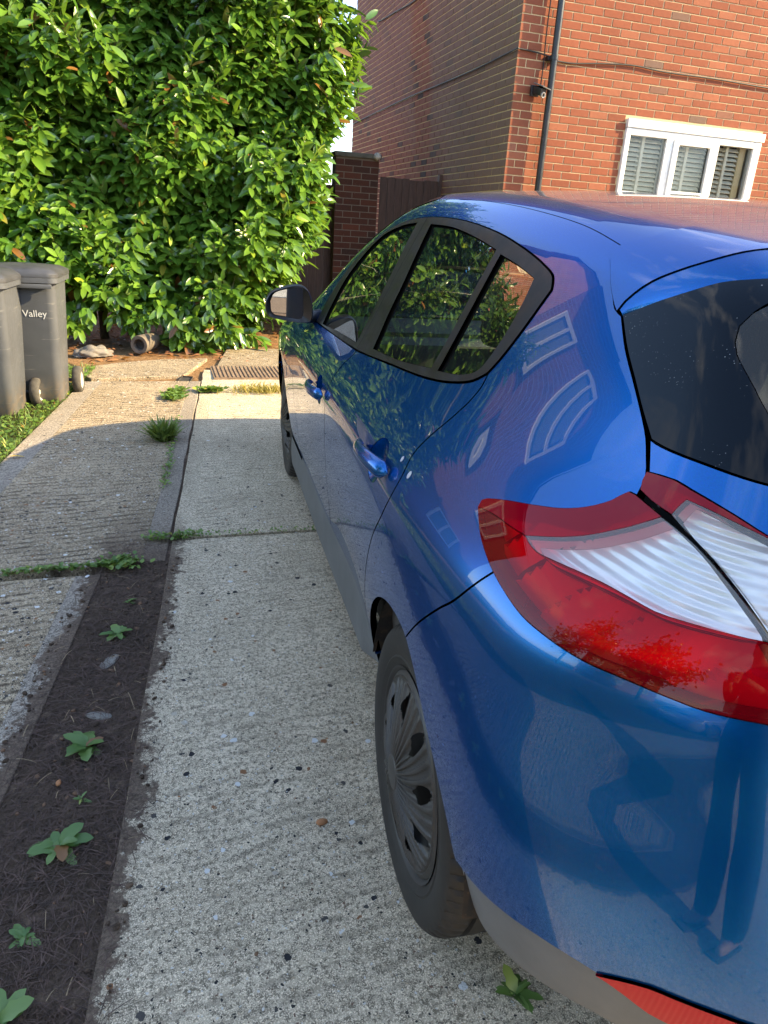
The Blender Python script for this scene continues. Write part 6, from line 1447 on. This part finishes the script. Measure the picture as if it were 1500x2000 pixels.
def home(x0, x1, y0, y1, ez, rz, ridge, wall, face, label, nwin=3, wins=None):
    z0 = min(G(x0, y0), G(x1, y1), G(x0, y1), G(x1, y0)) - .1
    h = empty('neighbour_house', ((x0 + x1) / 2, (y0 + y1) / 2, z0)); L_ = h.location; tag(h, label, 'house', 'houses round the drive')
    q = lambda x, y, z: (x - L_.x, y - L_.y, z - L_.z)
    m = MB(); m.box(*[c for pr_ in zip(q(x0, y0, z0), q(x1, y1, ez)) for c in pr_])
    if ridge == 'x': ym = (y0 + y1) / 2; m.add([q(x0, y0, ez), q(x0, y1, ez), q(x0, ym, rz), q(x1, y0, ez), q(x1, y1, ez), q(x1, ym, rz)], [(0, 2, 1), (3, 4, 5)])
    else: xm = (x0 + x1) / 2; m.add([q(x0, y0, ez), q(x1, y0, ez), q(xm, y0, rz), q(x0, y1, ez), q(x1, y1, ez), q(xm, y1, rz)], [(0, 1, 2), (3, 5, 4)])
    m.build('wall', wall, h); m = MB(); o_ = .35
    if ridge == 'x': m.add([q(x0 - o_, y0 - o_, ez - .15), q(x1 + o_, y0 - o_, ez - .15), q(x1 + o_, ym, rz + .06), q(x0 - o_, ym, rz + .06), q(x0 - o_, y1 + o_, ez - .15), q(x1 + o_, y1 + o_, ez - .15)], [(0, 1, 2, 3), (3, 2, 5, 4)])
    else: m.add([q(x0 - o_, y0 - o_, ez - .15), q(x0 - o_, y1 + o_, ez - .15), q(xm, y1 + o_, rz + .06), q(xm, y0 - o_, rz + .06), q(x1 + o_, y0 - o_, ez - .15), q(x1 + o_, y1 + o_, ez - .15)], [(0, 3, 2, 1), (3, 4, 5, 2)])
    m.build('roof', TILE, h)
    span = (y0, y1) if face in ('+x', '-x') else (x0, x1)
    if wins is None: wins = [(span[0] + (span[1] - span[0]) * (i + .5) / nwin, z0 + 1.75 + fl * 2.55, .75 if (i + fl) % 2 else .55) for fl in (0, 1) for i in range(nwin)]
    for (c, zc, hw) in wins:
        if True:
            def wq(a, b, za, zb, d0, d1):
                if face == '+x': return (x1 + d0, x1 + d1, c + a, c + b, za, zb)
                if face == '-x': return (x0 - d1, x0 - d0, c + a, c + b, za, zb)
                if face == '+y': return (c + a, c + b, y1 + d0, y1 + d1, za, zb)
                return (c + a, c + b, y0 - d1, y0 - d0, za, zb)
            def bx2(m_, t_): m_.box(t_[0] - L_.x, t_[1] - L_.x, t_[2] - L_.y, t_[3] - L_.y, t_[4] - L_.z, t_[5] - L_.z)
            w = MB()
            for (a, b, za, zb) in ((-hw, hw, zc + .5, zc + .58), (-hw, hw, zc - .58, zc - .5), (-hw, -hw + .08, zc - .5, zc + .5), (hw - .08, hw, zc - .5, zc + .5), (-.04, .04, zc - .5, zc + .5)): bx2(w, wq(a, b, za, zb, .0, .05))
            wo = w.build('window', WHITE, h); g = MB(); bx2(g, wq(-hw + .08, hw - .08, zc - .5, zc + .5, .004, .02)); g.build('pane', PANE, wo)
    return h
home(-6.4, -2.25, 8.9, 15, 5.9, 7.7, 'x', NB, '-y', 'brick house beyond the left end of the hedge, mirrored in the blue quarter panel', wins=[(-2.92, 4.62, .46), (-4.9, 4.62, .5), (-4.6, 1.9, .6)])
home(-26, -17.5, -9, 2, 5.1, 8.0, 'y', NB, '+x', 'brick house far to the left of the verge', 3)
home(-15, -4.5, -27, -19, 5.0, 7.8, 'x', RENDER, '+y', 'cream rendered house across the road, left of the middle one', 3)
home(-3.5, 7, -27, -19, 5.2, 7.9, 'x', NB, '+y', 'brick house straight across the road behind the camera', 3)
home(8, 18, -27, -19, 5.0, 7.8, 'x', RENDER, '+y', 'cream rendered house across the road, right of the middle one', 3)
home(19, 28, -9, 6, 4.9, 7.0, 'y', NB, '-x', 'unseen brick house added far to the right to block the horizon', 4)  # added house, blocks the horizon on this side
def tree(x, y, h, r_, sd, label):  # unseen trees added to block bright sky in the reflections
    g = G(x, y); t_ = empty('sky_block_tree', (x, y, g)); tag(t_, label, 'tree', 'unseen trees added round the drive'); q = np.random.RandomState(sd)
    m = MB(); m.tube([(0, 0, -.1), (.05, .02, h * .25), (.0, .1, h * .5), (.1, .0, h * .8)], [.17, .13, .09, .04], 8)
    for i in range(5): a = i * 1.3 + sd; m.tube([(.03, .04, h * (.3 + .07 * i)), (math.cos(a) * r_ * .4, math.sin(a) * r_ * .4, h * (.5 + .06 * i)), (math.cos(a) * r_ * .75, math.sin(a) * r_ * .75, h * (.6 + .07 * i))], [.06, .04, .015], 6)
    m.build('trunk', BARK, t_, smooth=True)
    cl = q.normal(0, 1, (26, 3)); cl /= np.linalg.norm(cl, axis=1)[:, None]; cl = cl * (.55 + .45 * q.rand(26, 1)) * [r_, r_, h * .30] + [0, 0, h * .66]
    n_ = 2400; p = cl[q.randint(26, size=n_)] + q.normal(0, 1, (n_, 3)) * [r_ * .20, r_ * .20, h * .07]
    v, f, _ = leaf_batch(p, q.normal(0, 1, (n_, 3)) + [0, 0, -.4], q.normal(0, .6, (n_, 3)) + [0, 0, 1], .24 + .16 * q.rand(n_), (CV, CF)); tag(link('crown', np_mesh('crown', v, f), LEAF_I, t_), kind='stuff')
tree(-9.5, -3.5, 7.5, 2.6, 1, 'unseen broad green tree added left of the drive, nearest of the trees'); tree(-13, 3.5, 8.5, 3.0, 2, 'unseen tall green tree added beyond the far left of the verge')
tree(-4.5, -16.0, 8.0, 2.8, 3, 'unseen green tree added across the road in front of the cream house'); tree(3.5, -15.8, 7.0, 2.5, 4, 'unseen green tree added across the road in front of the brick house'); tree(11, -16, 8.2, 2.9, 5, 'unseen green tree added across the road on the right')
ASPH = m_soil('asphalt', (0.035, 0.035, 0.037), (0.075, 0.074, 0.072), 70, 0.4)
sheet('road', [(-60, -14.5), (60, -14.5), (60, -8.2), (-60, -8.2)], -0.035, ASPH)
PAVE = m_concrete('pavement_concrete', (0.24, 0.23, 0.21), (0.36, 0.35, 0.32), 0.0, 0.05, 9.0)
sheet('pavement', [(-60, -8.1), (60, -8.1), (60, -5.9), (-60, -5.9)], 0.0, PAVE, 0.12); sheet('pavement', [(-60, -17), (60, -17), (60, -14.6), (-60, -14.6)], 0.05, PAVE, 0.12)
sheet('forecourt', [(-9, -5.85), (14, -5.85), (14, -4.25), (-9, -4.25)], -0.006, CONC_L, 0.05)
sheet('forecourt', [(4.45, -4.2), (14, -4.2), (14, 7.2), (4.45, 7.2)], -0.006, CONC_R, 0.05)
# a second parked car: the same kind of hatchback in silver
SILVER = simple('silver_paint', (0.42, 0.43, 0.45), 0.28, 0.8, coat=1.0)
def copy_tree(o, parent=None, depth=0):
    c = o.copy(); COL.objects.link(c); c.parent = parent
    if c.type == 'MESH' and c.data.materials and c.data.materials[0] is PAINT:
        c.material_slots[0].link = 'OBJECT'; c.material_slots[0].material = SILVER
    for ch in list(o.children): copy_tree(ch, c, depth + 1)
    return c
car2 = copy_tree(car); car2.matrix_world = Matrix.Translation((-3.3, -5.3, G(-3.3, -5.3))) @ Matrix.Rotation(R(84), 4, 'Z'); tag(car2, 'silver hatchback parked behind the camera, mirrored in the blue bumper', 'car')
# ============================================================ the person taking the picture (mirrored in the bumper)
def skin_body(name, verts, edges, radii, root_i):
    me = bpy.data.meshes.new(name); me.from_pydata(verts, edges, []); o = bpy.data.objects.new(name, me); COL.objects.link(o)
    sk = o.modifiers.new('s', 'SKIN'); sb = o.modifiers.new('u', 'SUBSURF'); sb.levels = 2; sb.render_levels = 2
    for i, r_ in enumerate(radii): me.skin_vertices[0].data[i].radius = r_ if isinstance(r_, tuple) else (r_, r_)
    me.skin_vertices[0].data[root_i].use_root = True
    dg = bpy.context.evaluated_depsgraph_get(); out = bpy.data.meshes.new_from_object(o.evaluated_get(dg)); bpy.data.objects.remove(o); return out
pv = [(0, 0, .95), (0, .0, 1.12), (0, -.01, 1.30), (0, -.01, 1.45), (0, .015, 1.54), (0, .03, 1.62), (0, .04, 1.74),
      (.09, 0, .90), (.10, .02, .50), (.115, -.02, .10), (.12, .04, .045), (.13, .15, .03),
      (-.09, 0, .90), (-.11, .01, .50), (-.13, -.03, .10), (-.135, .03, .045), (-.15, .14, .03),
      (.17, -.01, 1.43), (.23, .02, 1.18), (.10, .24, 1.26), (.06, .30, 1.29),
      (-.17, -.01, 1.43), (-.23, .02, 1.18), (-.10, .24, 1.26), (-.06, .30, 1.29)]
pe = [(0, 1), (1, 2), (2, 3), (3, 4), (4, 5), (5, 6), (0, 7), (7, 8), (8, 9), (9, 10), (10, 11), (0, 12), (12, 13), (13, 14), (14, 15), (15, 16), (3, 17), (17, 18), (18, 19), (19, 20), (3, 21), (21, 22), (22, 23), (23, 24)]
prd = [(.15, .12), (.135, .11), (.155, .12), (.12, .10), .058, (.078, .09), (.06, .075), (.115, .12), .100, .082, .045, (.042, .025), (.115, .12), .100, .082, .045, (.042, .025), .062, .048, .036, .03, .062, .048, .036, .03]
pme = skin_body('body', pv, pe, prd, 0)
CLOTH_D = simple('dark_trousers', (0.010, 0.012, 0.020), 0.85, var=0.2); CLOTH_T = simple('dark_jumper', (0.03, 0.03, 0.035), 0.9, var=0.2); SKINM = simple('skin', (0.42, 0.25, 0.18), 0.55); HAIRM = simple('dark_hair', (0.02, 0.015, 0.012), 0.6)
person = empty('person', (.10, -.42, G(.1, -.42))); tag(person, 'person in dark trousers and sandals, mirrored in the rear bumper', 'person')
for mt in (CLOTH_D, CLOTH_T, SKINM): pme.materials.append(mt)
for pl_ in pme.polygons:
    c = pl_.center; pl_.material_index = 2 if (c.z < .09 or c.z > 1.50 or c.y > .20 and c.z > 1) else (0 if c.z < 1.0 else 1)
pme.shade_smooth(); link('body', pme, None, person)
m = MB(); bm = bmesh.new(); bmesh.ops.create_uvsphere(bm, u_segments=20, v_segments=14, radius=.105)
bmesh.ops.delete(bm, geom=[v for v in bm.verts if v.co.y > .03 and v.co.z < .05 or v.co.z < -.08], context='VERTS'); m.bm(bm, 0, Matrix.Translation((0, .02, 1.71))); m.build('hair', HAIRM, person, smooth=True)
for sx in (-1, 1):
    for i in range(5):       # fingers closed round the phone's lower edge
        fb = Vector((sx * (.055 - .004 * i), .315, 1.30 - .017 * i + .03)); m = MB(); ln = (.05, .07, .075, .07, .055)[i]
        m.tube([fb, fb + Vector((-sx * ln * .5, .022, .0)), fb + Vector((-sx * ln * .85, .030, 0)), fb + Vector((-sx * ln, .018, 0))], [.009, .0088, .008, .006], 8); m.build('finger', SKINM, person, smooth=True)
    m = MB(); m.box(sx * .125 - .05, sx * .125 + .05, -.07, .19, 0, .022, bev=.008); m.build('sandal_sole', simple('sandal', (0.06, 0.04, 0.03), 0.8), person, auto=40)
